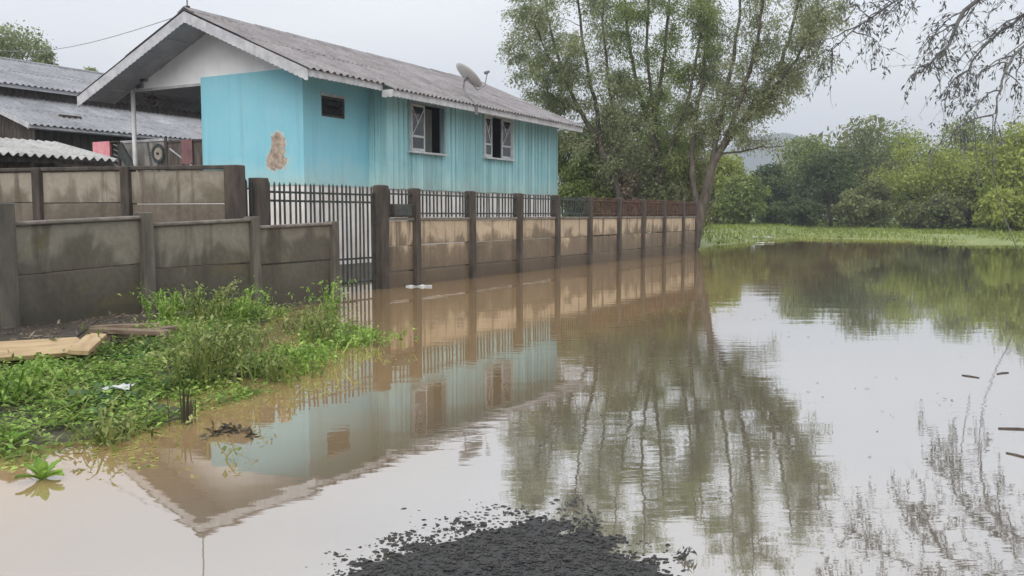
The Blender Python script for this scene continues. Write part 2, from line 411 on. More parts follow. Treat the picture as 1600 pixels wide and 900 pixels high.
def stem_tree(name, base, stems, r0, leaf, bark, leaf_n, leaf_l, leaf_w, br_len=(0.8, 2.0), br_every=.35, start_z=2.2,
              tw_len=(.4, .9), tw_per=5, droop=.5, tw_droop=.9, label='', cat='tree', group=None, centre=None, spread=1.0, jit=.05):
    """tree from hand-laid stems; branches, hanging twigs and leaves grow along them"""
    root = empty(name, base); b = np.array(base, float)
    wood = MB(); P = []; D = []
    centre = np.mean([s[-1] for s, _ in stems], axis=0) if centre is None else np.array(centre)
    for path, (ra, rb) in stems:
        sp = smooth_path(path); sp = resample(sp, .3)
        sp[1:-1] += rng.normal(size=sp[1:-1].shape) * .02
        wood.tube(sp - b, np.linspace(ra, rb, len(sp)), 7)
        d_acc = 0
        for i in range(1, len(sp)):
            d_acc += np.linalg.norm(sp[i] - sp[i-1])
            if sp[i][2] < start_z or d_acc < br_every: continue
            d_acc = rng.random() * br_every * .4
            sd_ = unit(sp[i] - sp[i-1])
            out = rng.normal(size=3); out[2] *= .5
            out += unit(sp[i] - np.array([centre[0], centre[1], sp[i][2]])) * .5
            d = unit(unit(out) * spread + sd_ * .7 + np.array([0, 0, .15]))
            fr = i / len(sp)
            ln = rng.uniform(*br_len) * (1.15 - .5 * fr)
            bp = branch(sp[i], d, ln, droop, .16)
            wood.tube(bp - b, np.linspace(max(rb, .018) * .9, .006, len(bp)), 4, False)
            for j in range(1, len(bp)):
                for _ in range(rng.poisson(tw_per / (len(bp) - 1)) + (1 if j == len(bp)-1 else 0)):
                    td = unit(rng.normal(size=3) * .8 + unit(bp[j] - bp[j-1]) * .6)
                    tp = branch(bp[j], td, rng.uniform(*tw_len), tw_droop, .2, 4)
                    wood.tube(tp - b, [.006, .005, .004, .003, .002], 3, False)
                    for q in range(1, len(tp)):
                        for _ in range(rng.poisson(leaf_n / 4)):
                            f = rng.random()
                            P.append(tp[q-1] * (1-f) + tp[q] * f + rng.normal(size=3) * jit)
                            D.append(unit(tp[q] - tp[q-1]) + rng.normal(size=3) * .7 + np.array([0, 0, -.3 * tw_droop]))
    wood.build('trunk', bark, root, True)
    P = np.array(P); D = np.array(D); n = len(P)
    L = rng.uniform(.6, 1.3, n) * leaf_l
    link('crown', leaves_mesh('crown', P - b, D, L, rng.uniform(.7, 1.3, n) * leaf_w, droop=.1), leaf, root)
    tag(root, label, cat, group)
    return root
def blob_tree(name, base, h, w, dpt, leaf, label, n_leaf, leaf_l, cat='tree', group=None, low=.12, lumps=26, trunk_r=.14, squash=1.0, bark=None):
    """tree or bush: trunk and limbs carrying clumps of leaves with gaps between"""
    root = empty(name, base)
    wood = MB(); top = h * .62
    nst = 3
    cl = []
    for _ in range(lumps):
        while True:
            q = rng.uniform(-1, 1, 3)
            if np.dot(q, q) < 1: break
        q = q * (np.linalg.norm(q) ** -.35)
        z = low * h + (q[2] * .5 + .5) * (h * (1 - low)) * .93
        taper = 1.0 - .35 * max(0, (z / h - .55)) / .45
        cl.append((q[0] * w * .42 * taper, q[1] * dpt * .42 * taper, z, rng.uniform(.13, .24) * min(w, h * .9)))
    for k in range(nst):
        a = rng.uniform(0, 6.28); q = np.array([math.cos(a), math.sin(a), 0]) * w * .13
        wood.tube([q*.1 + [0,0,-.3], q * .4 + [0, 0, top * .4], q * 1.1 + [0, 0, top]], [trunk_r, trunk_r * .8, trunk_r * .4], 6)
        for c in cl[k::nst]:
            s = q * .5 + np.array([0, 0, min(c[2] * .6, top)])
            wood.tube([s, s * .4 + np.array(c[:3]) * .6 + rng.normal(size=3) * .1, c[:3]], [trunk_r * .35, trunk_r * .22, .02], 4, False)
    wood.build('trunk', bark or MAT['bark'], root, True)
    Ps, Ds, Ns = [], [], []
    tot = sum(c[3] ** 2 for c in cl)
    for c in cl:
        k = int(n_leaf * c[3] ** 2 / tot)
        dirs = rng.normal(size=(k, 3)); dirs /= np.linalg.norm(dirs, axis=1, keepdims=True)
        r = c[3] * np.abs(1 - np.abs(rng.normal(size=(k, 1))) * .32) * (1 + .25 * np.sin(dirs[:, :1] * 5 + c[0]) * np.cos(dirs[:, 2:] * 6))
        pp = np.array(c[:3]) + dirs * r * np.array([1.1, 1.1, .85 * squash])
        Ps.append(pp); Ns.append(dirs + rng.normal(size=(k, 3)) * .6)
        dd = rng.normal(size=(k, 3)); dd[:, 2] -= .5; Ds.append(dd)
    P = np.concatenate(Ps); D = np.concatenate(Ds); N = np.concatenate(Ns)
    keep = P[:, 2] > .05
    P, D, N = P[keep], D[keep], N[keep]
    L = rng.uniform(.6, 1.4, len(P)) * leaf_l
    link('crown', leaves_mesh('crown', P, D, L, L * rng.uniform(.45, .7, len(P)), N), leaf, root)
    tag(root, label, cat, group)
    return root

# ------------------------------------------------------------------ the setting: terrain, water, hill
EDGE = np.array([(3.0,-3.9),(4.4,-3.35),(4.8,-3.1),(5.4,-2.9),(6.1,-2.6),(7.0,-2.3),(7.8,-2.1),(9.0,-2.15),(10.3,-1.95),(11.2,-2.0),(12.2,-2.6),(13.5,-3.6),(15,-6.5)])
def terrain_z(x, y):
    z = np.full(np.shape(x), -.55)
    e = np.interp(y, EDGE[:, 0], EDGE[:, 1])
    wob = .10 * np.sin(y * 3.1 + 1) + .07 * np.sin(y * 7.3)
    left = np.clip((e + wob - x) * .075 + .0, -.5, .16) + .03 * np.sin(x * 3.1) * np.cos(y * 2.7)
    left = left - .30 * np.exp(-((x + 2.72 + .12 * (y - 10)) / .33) ** 2 - ((y - 10.6) / 1.5) ** 2)
    left = np.where((y < 15.5) & (x < 0), left, -.55)
    z = np.maximum(z, left)
    # gravel crown of the road under the camera
    ge = 3.98 - np.where(x > .06, 1.75, 1.15) * np.abs(x - .06) ** 1.9 + .025 * np.sin(x * 9) + .015 * np.sin(x * 23)
    grav = np.clip((ge - y) * .020, -.5, .10) + .002 * np.sin(x * 31 + y * 5) * np.sin(y * 37) + .0022 * np.sin(x * 13 + 2) * np.sin(y * 17)
    z = np.maximum(z, np.where(y < 5, grav, -.55))
    # far grassy flat on the right
    dfar = np.minimum((y - (61 - .95 * (x - 9)) ) * .02, (x - 9.5 - .04 * (y - 45)) * .03)
    dfar = np.where(x > 24, np.maximum(dfar, (y - 37.5 - .02 * (x-24)) * .02), dfar)
    far = np.clip(dfar, -.5, .25) + .05 * np.sin(x * .7) * np.cos(y * .45)
    z = np.maximum(z, np.where(y > 34, far, -.55))
    z = np.where(y > 100, np.maximum(z, np.clip((y - 100) * .02, 0, .8)), z)
    # right bank outside the frame, under the overhanging tree
    rb = np.clip((x - 3.2 - .63 * np.maximum(y, 2)) * .12, -.5, .4)
    z = np.maximum(z, np.where(y < 30, rb, -.55))
    # yards behind the walls
    s = (x - FENCE[0]) * V[0] + (y - FENCE[1]) * V[1]
    t = (x - FENCE[0]) * U[0] + (y - FENCE[1]) * U[1]
    yard = np.clip((s - 1.2) * .15, -.5, .5)
    z = np.maximum(z, np.where(t > -4.5, yard, np.where(s > 2.5, yard, -.55)))
    back = np.clip((y - 36.5 + .2 * (x)) * .15, -.5, .5)
    z = np.maximum(z, np.where(x < 6.6, back, -.55))
    return z
def axis_pts(segs):
    out = []
    for a, b, st in segs: out += list(np.arange(a, b, st))
    out.append(segs[-1][1]); return np.array(out)
xs = axis_pts([(-1500,-400,275),(-400,-40,30),(-40,-8,2),(-8,-3.6,.2),(-3.6,2.0,.06),(2.0,8,.4),(8,40,.8),(40,150,6),(150,1500,270)])
ys = axis_pts([(-40,0,4),(0,2.6,.3),(2.6,8,.06),(8,16,.2),(16,36,1.0),(36,66,.8),(66,150,5),(150,600,60),(600,1500,300)])
X, Y = np.meshgrid(xs, ys)
Z = terrain_z(X, Y)
nx, ny = len(xs), len(ys)
vv = np.stack([X, Y, Z], -1).reshape(-1, 3)
ii = np.arange(nx * ny).reshape(ny, nx)
ff = np.stack([ii[:-1, :-1], ii[:-1, 1:], ii[1:, 1:], ii[1:, :-1]], -1).reshape(-1, 4)
gm = bpy.data.meshes.new('ground'); gm.from_pydata(vv.tolist(), [], ff.tolist())
gm.polygons.foreach_set('use_smooth', [True] * len(gm.polygons))
m, nt, bs, out = new_mat('mud_gravel_grass')
p = pos(nt); geo = nt.nodes.new('ShaderNodeNewGeometry'); sep = nt.nodes.new('ShaderNodeSeparateXYZ'); nt.links.new(geo.outputs['Position'], sep.inputs[0])
mud = ramp(nt, noise(nt, p, 5, 6), [(.3, (.028,.022,.016)), (.7, (.07,.056,.038))])
grav = ramp(nt, noise(nt, p, 70, 6, .7), [(.3, (.010,.010,.010)), (.7, (.040,.038,.035))])
gfac = ramp(nt, math_n(nt, 'SUBTRACT', 4.6, sep.outputs['Y']), [(.2, 0.0), (.6, 1.0)])
gx = ramp(nt, math_n(nt, 'ADD', sep.outputs['X'], 2.0), [(.1, 0.0), (.5, 1.0)])
c = mixc(nt, math_n(nt, 'MULTIPLY', gfac, gx), mud, grav)
grs = ramp(nt, noise(nt, p, .5, 6, .7), [(.3, (.10,.135,.025)), (.5, (.155,.195,.035)), (.7, (.22,.24,.06))])
ffac = ramp(nt, math_n(nt, 'MULTIPLY_ADD', sep.outputs['Y'], .05, -1.6), [(.0, 0.0), (.3, 1.0)])
c = mixc(nt, ffac, c, grs)
nt.links.new(c, bs.inputs['Base Color']); bs.inputs['Roughness'].default_value = .6
bump(nt, bs, noise(nt, p, 60, 6, .7), .6, .02)
ground = link('ground', gm, m); tag(ground, 'muddy bank, dark gravel and far grassy flat', None, None, 'structure')

wm, nt, bs, out = new_mat('muddy_water')
nt.nodes.remove(bs)
p = pos(nt)
dif = nt.nodes.new('ShaderNodeBsdfDiffuse'); glo = nt.nodes.new('ShaderNodeBsdfGlossy')
cc = ramp(nt, noise(nt, pos(nt, (.25,.6,1)), 1.0, 4), [(.3, (.29,.19,.09)), (.7, (.34,.225,.11))])
wg = nt.nodes.new('ShaderNodeNewGeometry'); wd_n = nt.nodes.new('ShaderNodeVectorMath'); wd_n.operation = 'DOT_PRODUCT'
wd_n.inputs[1].default_value = tuple(-V); nt.links.new(wg.outputs['Position'], wd_n.inputs[0])
wall_dist = math_n(nt, 'ADD', wd_n.outputs['Value'], float(FENCE @ V))
wall_dist = math_n(nt, 'ADD', wall_dist, math_n(nt, 'MULTIPLY_ADD', noise(nt, pos(nt, (.3,.3,1)), 1.0, 3), 2.0, -1.0))
sky_refl_f = ramp(nt, math_n(nt, 'MULTIPLY', wall_dist, .1), [(.56, 0.0), (.80, 1.0)])  # mud browner and less mirroring along the wall, painting in the house's brown reflection
cc = mixc(nt, sky_refl_f, cc, (.17,.145,.11))  # greyer tone painted in beyond the belt, where the sky reflects
nt.links.new(cc, dif.inputs['Color'])
glo.inputs['Roughness'].default_value = .02; glo.inputs['Color'].default_value = (1, .985, .97, 1)
fr = nt.nodes.new('ShaderNodeLayerWeight'); fr.inputs['Blend'].default_value = .5
mx = nt.nodes.new('ShaderNodeMixShader')
nt.links.new(math_n(nt, 'POWER', fr.outputs['Facing'], math_n(nt, 'MULTIPLY_ADD', sky_refl_f, -1.35, 2.95), clamp=True), mx.inputs[0]); nt.links.new(dif.outputs[0], mx.inputs[1]); nt.links.new(glo.outputs[0], mx.inputs[2])
nt.links.new(mx.outputs[0], out.inputs['Surface'])
n1 = noise(nt, pos(nt, (.7, 1.6, 1)), .9, 3, .5)
n2 = noise(nt, pos(nt, (1.0, 3.2, 1)), 2.6, 3, .55, .3)
patch = ramp(nt, noise(nt, pos(nt, (.12, .2, 1)), .8, 3), [(.45, .12), (.62, 1.0)])
hgt = math_n(nt, 'ADD', math_n(nt, 'MULTIPLY', n1, .5), math_n(nt, 'MULTIPLY', math_n(nt, 'MULTIPLY', n2, .35), patch))
b = nt.nodes.new('ShaderNodeBump'); b.inputs['Strength'].default_value = .045; b.inputs['Distance'].default_value = .10
nt.links.new(hgt, b.inputs['Height'])
for nd in (dif, glo, fr): nt.links.new(b.outputs[0], nd.inputs['Normal'])
wmesh = bpy.data.meshes.new('flood_water')
wmesh.from_pydata([(-1490,-39,0),(1490,-39,0),(1490,1490,0),(-1490,1490,0)], [], [(0,1,2,3)])
tag(link('flood_water', wmesh, wm), 'brown flood water mirroring house, trees and sky', None, None, 'structure')

# wooded hill far behind
hx = np.linspace(-300, 900, 60); hy = np.linspace(850, 1500, 20)
HX, HY = np.meshgrid(hx, hy)
ridge = 88 * np.exp(-((HX - 325) / 95) ** 2) + 75 * np.exp(-((HX - 560) / 160) ** 2) + 60 * np.exp(-((HX - 60) / 190) ** 2)
HZ = ridge * np.sin(np.clip((HY - 850) / 650, 0, 1) * math.pi) ** .7 + 3 * np.sin(HX * .07) * np.sin(HY * .05) - 2
hi = np.arange(HX.size).reshape(HX.shape)
hm = bpy.data.meshes.new('hill')
hm.from_pydata(np.stack([HX, HY, HZ], -1).reshape(-1, 3).tolist(), [], np.stack([hi[:-1,:-1], hi[:-1,1:], hi[1:,1:], hi[1:,:-1]], -1).reshape(-1,4).tolist())
hm.polygons.foreach_set('use_smooth', [True] * len(hm.polygons))
tag(link('hill', hm, simple('wooded_hill', (.022,.04,.035), (.04,.062,.05), .9, .06, (1,1,1), .6)), 'wooded hill fading into the haze', None, None, 'structure')

# ------------------------------------------------------------------ precast walls and iron railings
def cop_mesh(): pass
def picket_mesh(z0, z1, w=.026, name='picket'):
    mb = MB(); h = w / 2
    mb.add([(-h,-h,z0),(h,-h,z0),(h,h,z0),(-h,h,z0),(-h,-h,z1-.045),(h,-h,z1-.045),(h,h,z1-.045),(-h,h,z1-.045),(0,0,z1)],
           [(0,3,2,1),(0,1,5,4),(1,2,6,5),(2,3,7,6),(3,0,4,7),(4,5,8),(5,6,8),(6,7,8),(7,4,8)])
    return mb.mesh(name)
fence = empty('concrete_wall', FENCE, ROT)
tag(fence, 'long tan precast concrete wall topped with iron pickets, running beside the blue house', 'wall')
FP = [-1.1, 0.0, 2.12, 4.27, 6.37, 8.42, 10.6, 12.64, 14.68, 16.74, 18.3]
post_me = None
for i, s in enumerate(FP):
    w = .23 if i == 0 else .165
    h = 1.95 if i == 0 else 1.92 - .004 * i
    mb = MB(); a = w / 2
    mb.box(-a, a, -.115, .085, -.7, h - .02)
    mb.add([(-a,-.115,h-.02),(a,-.115,h-.02),(a,.085,h-.02),(-a,.085,h-.02),(-a*.7,-.08,h),(a*.7,-.08,h),(a*.7,.05,h),(-a*.7,.05,h)],
           [(4,5,6,7),(0,1,5,4),(1,2,6,5),(2,3,7,6),(3,0,4,7)])
    o = mb.build('post', MAT['post'], fence); o.location = (s, 0, 0)
    o.rotation_euler = (rng.normal() * .006, rng.normal() * .008, 0)
pk_me = picket_mesh(1.345, 1.90); pk_me.materials.append(MAT['iron'])
pk_rust = pk_me.copy(); pk_rust.materials.clear(); pk_rust.materials.append(MAT['rust_iron'])
for i in range(len(FP) - 1):
    a, b = FP[i] + (.115 if i == 0 else .08), FP[i+1] - .08
    zt = 1.275
    for k in range(4):
        mb = MB(); z1 = zt - k * .49; z0 = z1 - .475
        dz = rng.normal() * .006
        mb.box(a, b, -.025 + rng.normal()*.004, .025, z0 + dz, z1 + dz)
        bevel(mb.build('slab', MAT['conc_main'], fence), .008)
    mb = MB(); mb.box(a, b, -.06, .06, zt + .004, zt + .062)
    bevel(mb.build('coping', MAT['coping'], fence), .008)
    rust = i >= 5
    rl = MB()
    for z in (1.42, 1.79): rl.box(a, b, -.032, -.014, z - .016, z + .016)
    rail = rl.build('railing', MAT['rust_iron' if rust else 'iron'], fence)
    n = int(round((b - a) / (.138 if not rust else .115)))
    for k in range(n):
        o = link('picket', pk_rust if rust else pk_me, None, rail)
        o.location = (a + (k + .5) * (b - a) / n, 0, rng.normal() * .006)
        o.rotation_euler = (0, rng.normal() * .012, 0)
# iron gate and the short railing beside it
gate = empty('picket_gate', FENCE + U * -4.22, ROT)
tag(gate, 'wide dark iron picket gate standing in water between the stained walls', 'gate')
mb = MB(); mb.box(-.115, .115, -.12, .1, -.7, 1.97); bevel(mb.build('post', MAT['post'], gate), .01)
gp = picket_mesh(.0, 1.93); gp.materials.append(MAT['iron'])
gr = MB()
for z in (.17, .60, 1.62, 1.76): gr.box(.14, 2.98, .014, .03, z - .018, z + .018)
gr.box(.14, .18, .012, .04, -.05, 1.8); gr.box(2.94, 2.98, .012, .04, -.05, 1.8)
gf = gr.build('gate_frame', MAT['iron'], gate)
for k in range(23):
    o = link('picket', gp, None, gf); o.location = (.24 + k * .1195, 0, rng.normal()*.006); o.rotation_euler = (0, rng.normal()*.008, 0)
sr = MB()
sr.box(-.40, -.12, .014, .03, 1.345, 1.375)
srl = sr.build('railing', MAT['iron'], gate)
MB().box(-.40, -.12, .014, .03, 1.785, 1.815).build('upper_rail', MAT['iron'], srl)
sp_me = picket_mesh(-.1, 1.95); sp_me.materials.append(MAT['iron'])
for k in range(3): o = link('picket', sp_me, None, srl); o.location = (-.36 + k * .105, 0, 0)
# meter box set on the wall beside the gate post
mbx = empty('meter_box', FENCE + U * -.48, ROT)
mb = MB(); mb.box(-.28, .30, -.10, .06, 1.345, 1.60); bevel(mb.build('case', MAT['post'], mbx), .015)
mb = MB(); mb.box(-.24, .26, -.112, -.10, 1.375, 1.57); bevel(mb.build('cover', MAT['iron'], mbx), .006)
tag(mbx, 'dark box on top of the wall beside the gate post', 'box')

front = empty('low_concrete_wall', FRONT, ROT)
tag(front, 'low dark mossy concrete wall with leaning panels, rising behind the weeds', 'wall')
SP = [(-7.3,1.6,.2),(-5.44,1.53,.22),(-3.60,1.43,.17),(-1.74,1.37,.15),(0.0,1.29,.14)]
for s, h, w in SP:
    mb = MB(); mb.box(-w/2, w/2, -.11, .08, -.7, h)
    o = bevel(mb.build('post', MAT['post_front'], front), .014); o.location = (s, 0, 0)
    o.rotation_euler = (0, rng.normal() * .012, 0)
tops = [(1.36,1.40),(1.32,1.385),(1.29,1.345),(1.235,1.275)]
mids = [(.72,.78),(.715,.775),(.70,.70),(.66,.67)]
for (s0, h0, w0), (s1, h1, w1), (ta, tb), (ma, mb_) in zip(SP[:-1], SP[1:], tops, mids):
    a, b = s0 + w0/2 - .01, s1 - w1/2 + .01
    for (la, lb, ua, ub, y) in ((ma+.008, mb_+.008, ta-.05, tb-.05, -.028), (.05, .06, ma-.008, mb_-.008, -.018), (-.7,-.7,.042,.052,-.024)):
        q = MB().prism([(a, la), (b, lb), (b, ub), (a, ua)], 'y', y, y + .05)
        bevel(q.build('slab', MAT['conc_front'], front), .01)
    q = MB().prism([(a, ta-.046), (b, tb-.046), (b, tb), (a, ta)], 'y', -.075, .05)
    bevel(q.build('coping', MAT['coping'], front), .012)

wd = unit(np.array([ray(-3000,335)[0], ray(-3000,335)[1], 0]))
CORNER = at_y(372, 258, 13.77); CORNER[2] = 0
back = empty('high_concrete_wall', CORNER, math.atan2(wd[1], wd[0]))
tag(back, 'taller streaked concrete wall standing behind the low mossy wall, in front of the porch', 'wall')
BP = [(0.06,2.15),(2.12,2.17),(4.0,2.18),(6.0,2.19),(8.0,2.2)]
for i, (s, h) in enumerate(BP):
    mb = MB(); w = .17 if i else .26
    mb.box(-w/2, w/2, -.09, .115, -.3, h); o = bevel(mb.build('post', MAT['post'], back), .014); o.location = (s, 0, 0)
for (s0, h0), (s1, h1) in zip(BP[:-1], BP[1:]):
    a, b = s0 + .09, s1 - .08
    for k in range(4):
        z1 = h0 - .07 - k * .52
        mb = MB(); mb.box(a, b, -.025, .03 + rng.normal()*.004, z1 - .508, z1); bevel(mb.build('slab', MAT['conc_back'], back), .008)
    mb = MB().prism([(a, h0 - .064), (b, h1 - .064), (b, h1), (a, h0)], 'y', -.05, .075); bevel(mb.build('coping', MAT['post'], back), .01)

# ------------------------------------------------------------------ corrugated sheets, house
def corr_sheet(name, width, length, waves, amp=.024, th=.008, per=8):
    """sheet lying in x (across corrugation) and y (down slope)"""
    n = waves * per + 1; mb = MB()
    xs_ = np.linspace(0, width, n); zz = amp * np.sin(np.linspace(0, waves * 2 * math.pi, n))
    for t in (0, -th):
        for y in (0, length):
            for x, z in zip(xs_, zz): mb.v.append((x, y, z + t))
    for k in range(n - 1):
        mb.f.append((k, k+1, n+k+1, n+k)); mb.f.append((2*n+k, 3*n+k, 3*n+k+1, 2*n+k+1))
        mb.f.append((k, 2*n+k, 2*n+k+1, k+1)); mb.f.append((n+k, n+k+1, 3*n+k+1, 3*n+k))
    mb.f.append((0, n, 3*n, 2*n)); mb.f.append((n-1, 3*n-1, 4*n-1, 2*n-1))
    me = mb.mesh(name, False)
    return me
def lay_sheets(parent, x0, x1, ytop, ztop, ylow, zlow, mat, rows=2, sheet_w=1.06, waves=6, name='roof_sheet', skip=None, amp=.024):
    """sheets from the ridge (ytop,ztop) to the eave (ylow,zlow); upper rows overlap the lower ones"""
    run = math.hypot(ytop - ylow, ztop - zlow); sgn = 1 if ylow > ytop else -1
    ang = math.atan2(zlow - ztop, abs(ylow - ytop))
    n = max(1, int(round((x1 - x0) / sheet_w))); sw = (x1 - x0) / n
    rl = run / rows
    me = corr_sheet(name, sw + .02, rl + .12, waves, amp); me.materials.append(mat)
    for r in range(rows):
        for k in range(n):
            if skip and skip(k, r): continue
            o = link(name, me, None, parent)
            d0 = r * rl - (.06 if r else 0)
            y = ytop + sgn * d0 * math.cos(ang); z = ztop + d0 * math.sin(ang) + .012 * (rows - r) + rng.normal() * .002
            if sgn > 0:
                o.location = (x0 + k * sw, y, z); o.rotation_euler = (ang, 0, rng.normal()*.002)
            else:
                o.location = (x0 + (k+1) * sw, y, z); o.rotation_euler = (ang, 0, math.pi + rng.normal()*.002)
    return me
def scallop(mb, a, b, h, pitch=.14, amp=.024, th=.025, nrm=(1,0,0)):
    """board from a to b (top edge), hanging h, with a wavy lower edge"""
    a = Vector(a); b = Vector(b); L = (b - a).length; d = (b - a) / L; n = max(8, int(L / pitch * 6)); nv = Vector(nrm)
    base = len(mb.v)
    for t in (0, th):
        for i in range(n + 1):
            s = L * i / n
            p = a + d * s
            lo = h - amp * (1 - abs(math.sin(math.pi * s / pitch)))
            mb.v.append(tuple(p + nv * t)); mb.v.append(tuple(p + nv * t - Vector((0,0,lo))))
    m_ = 2 * (n + 1)
    for i in range(n):
        q = base + 2*i
        mb.f += [(q, q+1, q+3, q+2), (q+m_, q+m_+2, q+m_+3, q+m_+1), (q, q+2, q+m_+2, q+m_), (q+1, q+m_+1, q+m_+3, q+3)]
    mb.f += [(base, base+m_, base+m_+1, base+1), (base+2*n, base+2*n+1, base+2*n+m_+1, base+2*n+m_)]
    return mb

house = empty('blue_house', HOUSE, ROT)
tag(house, 'turquoise house with white scalloped gable and corrugated grey roof behind the fence', 'house')
RY, RZ, LY = 3.43, 5.78, 7.1
SL_R = (RZ - 4.30) / RY; SL_L = (RZ - 4.19) / (LY - RY)
XEND = 12.55; XJ = 2.45; YJ = -.28
def under(y, off=.0): return (RZ - SL_R * (RY - y) if y < RY else RZ - SL_L * (y - RY)) - off
WX, WY, WW = .97, 1.0, .47            # gable wall plane, masonry side plane, plank side plane
WALL_TOP = 4.52; BASE = 2.03; PX0 = 4.05; PXB = 4.3; XFAR = 12.2; XR = 3.22
# plinth
mb = MB()
mb.box(WX+.02, XR, WY+.02, PX0-.02, -.3, BASE); mb.box(XR+.002, XFAR-.03, WW+.05, 6.5, -.3, BASE-.002)
mb.box(WX+.02, XR, PX0-.018, 6.6, -.3, BASE-.06)
mb.build('plinth', MAT['white_base'], house)
# masonry walls: gable wall, side wall with a small window opening, porch side wall
gw = MB(); gw.box(WX, WX+.15, WY, PX0, BASE, WALL_TOP); gw.build('gable_wall', MAT['blue_wall'], house)
sw_ = MB()
w0, w1, wz0, wz1 = 1.56, 2.36, 3.55, 4.0
X0 = WX+.152
sw_.box(X0, w0, WY, WY+.15, BASE, 4.62); sw_.box(w1, XR-.002, WY, WY+.15, BASE, 4.62)
sw_.box(w0, w1, WY, WY+.15, BASE, wz0); sw_.box(w0, w1, WY, WY+.15, wz1, 4.62)
sw_.build('side_wall', MAT['blue_wall'], house)
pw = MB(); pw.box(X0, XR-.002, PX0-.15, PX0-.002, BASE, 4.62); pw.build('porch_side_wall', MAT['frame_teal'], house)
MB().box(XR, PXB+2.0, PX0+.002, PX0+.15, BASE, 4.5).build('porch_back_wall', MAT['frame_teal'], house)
# peeled patch: bare plaster with an uneven edge
pp = [(2.06,2.44),(1.93,2.36),(1.72,2.40),(1.55,2.44),(1.50,2.58),(1.58,2.68),(1.52,2.85),(1.56,3.02),(1.64,3.14),(1.77,3.20),(1.88,3.12),(1.92,2.95),(1.95,2.80),(2.05,2.68),(2.09,2.55)]
pq = []
for i in range(len(pp)):
    a, b_ = np.array(pp[i]), np.array(pp[(i+1) % len(pp)])
    for f in (0, .33, .66): pq.append(tuple(a*(1-f) + b_*f + rng.normal(size=2) * .02))
ctr = np.mean(pq, axis=0)
rim_ = [tuple(ctr + (np.array(q) - ctr) * (1.10 + .10 * math.sin(i * 1.7) + rng.normal() * .035)) for i, q in enumerate(pq)]
tag(MB().prism(rim_, 'x', WX-.003, WX+.01).build('primer_rim', simple('pale_primer', (.46,.52,.50), (.58,.60,.56), .9, 12), house), 'pale primer round the peeled spot')
tag(MB().prism(pq, 'x', WX-.006, WX+.01).build('peeled_patch', MAT['bare'], house), 'bare brown plaster where blue paint peeled off')
# small window in the masonry
win = MB()
win.box(w0, w1, WY+.02, WY+.06, wz1-.05, wz1); win.box(w0, w1, WY+.02, WY+.06, wz0, wz0+.05)
win.box(w0, w0+.05, WY+.02, WY+.06, wz0+.052, wz1-.052); win.box(w1-.05, w1, WY+.02, WY+.06, wz0+.052, wz1-.052)
wo = win.build('small_window', MAT['dark_wood'], house)
MB().box(w0-.04, w1+.04, WY-.03, WY-.003, wz1+.0, wz1+.05).build('lintel', MAT['win_white'], wo)
for k in range(2):
    z = wz0 + .06 + k * .18
    MB().add([(w0+.052,WY+.02,z),(w1-.052,WY+.02,z),(w1-.052,WY+.07,z+.16),(w0+.052,WY+.07,z+.16),(w0+.052,WY+.028,z),(w1-.052,WY+.028,z),(w1-.052,WY+.078,z+.16),(w0+.052,WY+.078,z+.16)],
        [(0,1,2,3),(7,6,5,4),(0,4,5,1),(1,5,6,2),(2,6,7,3),(3,7,4,0)]).build('pane', MAT['glass'], wo)
MB().box(w0-.05, w1+.05, WY+.16, WY+.5, wz0-.05, wz1+.05).build('recess', MAT['room'], wo)  # near-black block painted to stand for the unlit interior
# plank walls: return and long side, boards interrupted at the windows
WIN = [(4.12, 5.58, 2.93, 4.08), (7.66, 9.18, 2.98, 4.10)]
plank_wall = MB()
for (a, b_) in ((XR+.03, WIN[0][0]), (WIN[0][1], WIN[1][0]), (WIN[1][1], XFAR-.02)): plank_wall.box(a, b_, WW+.03, WW+.10, BASE, 4.43)
for (a, b_, z0, z1) in WIN: plank_wall.box(a, b_, WW+.03, WW+.10, BASE, z0); plank_wall.box(a, b_, WW+.03, WW+.10, z1, 4.43)
plank_wall.box(XFAR-.12, XFAR-.02, WW+.102, 6.5, BASE, 4.5); plank_wall.box(XR+.03, XFAR-.122, 6.4, 6.5, BASE, 4.3)
pwl = plank_wall.build('plank_wall', MAT['blue_plank'], house)
x = XR + .004; edges = [x]
while x < XFAR - .1:
    x += rng.uniform(.17, .25); edges.append(min(x, XFAR))
edges[-1] = XFAR
for a, b_ in zip(edges[:-1], edges[1:]):
    g = .008; yo = WW + rng.uniform(-.004, .008)
    zlo = BASE - .03 + rng.normal() * .01
    hit = [w for w in WIN if b_ > w[0] and a < w[1]]
    spans = [(zlo, 4.41)] if not hit else [(zlo, hit[0][2]), (hit[0][3], 4.41)]
    for z0, z1 in spans:
        q = MB().box(a + g, b_ - g, yo, WW + .03 - .001, z0, z1)
        q.build('plank', MAT['blue_plank'], pwl)
    if rng.random() < .55:
        for z0, z1 in spans: MB().box(b_ - .022, b_ + .022, WW - .016, yo - .001, z0, z1).build('batten', MAT['blue_plank'], pwl)
for k in range(3):
    ya = WY - (k+1) * .177
    MB().box(XR - .02, XR + .002, ya + .004, ya + .173, BASE - .02, 4.44).build('plank', MAT['blue_plank'], pwl)
MB().box(XFAR - .01, XFAR + .03, WW - .02, WW + .1, BASE - .03, 4.42).build('corner_board', MAT['blue_plank'], house)
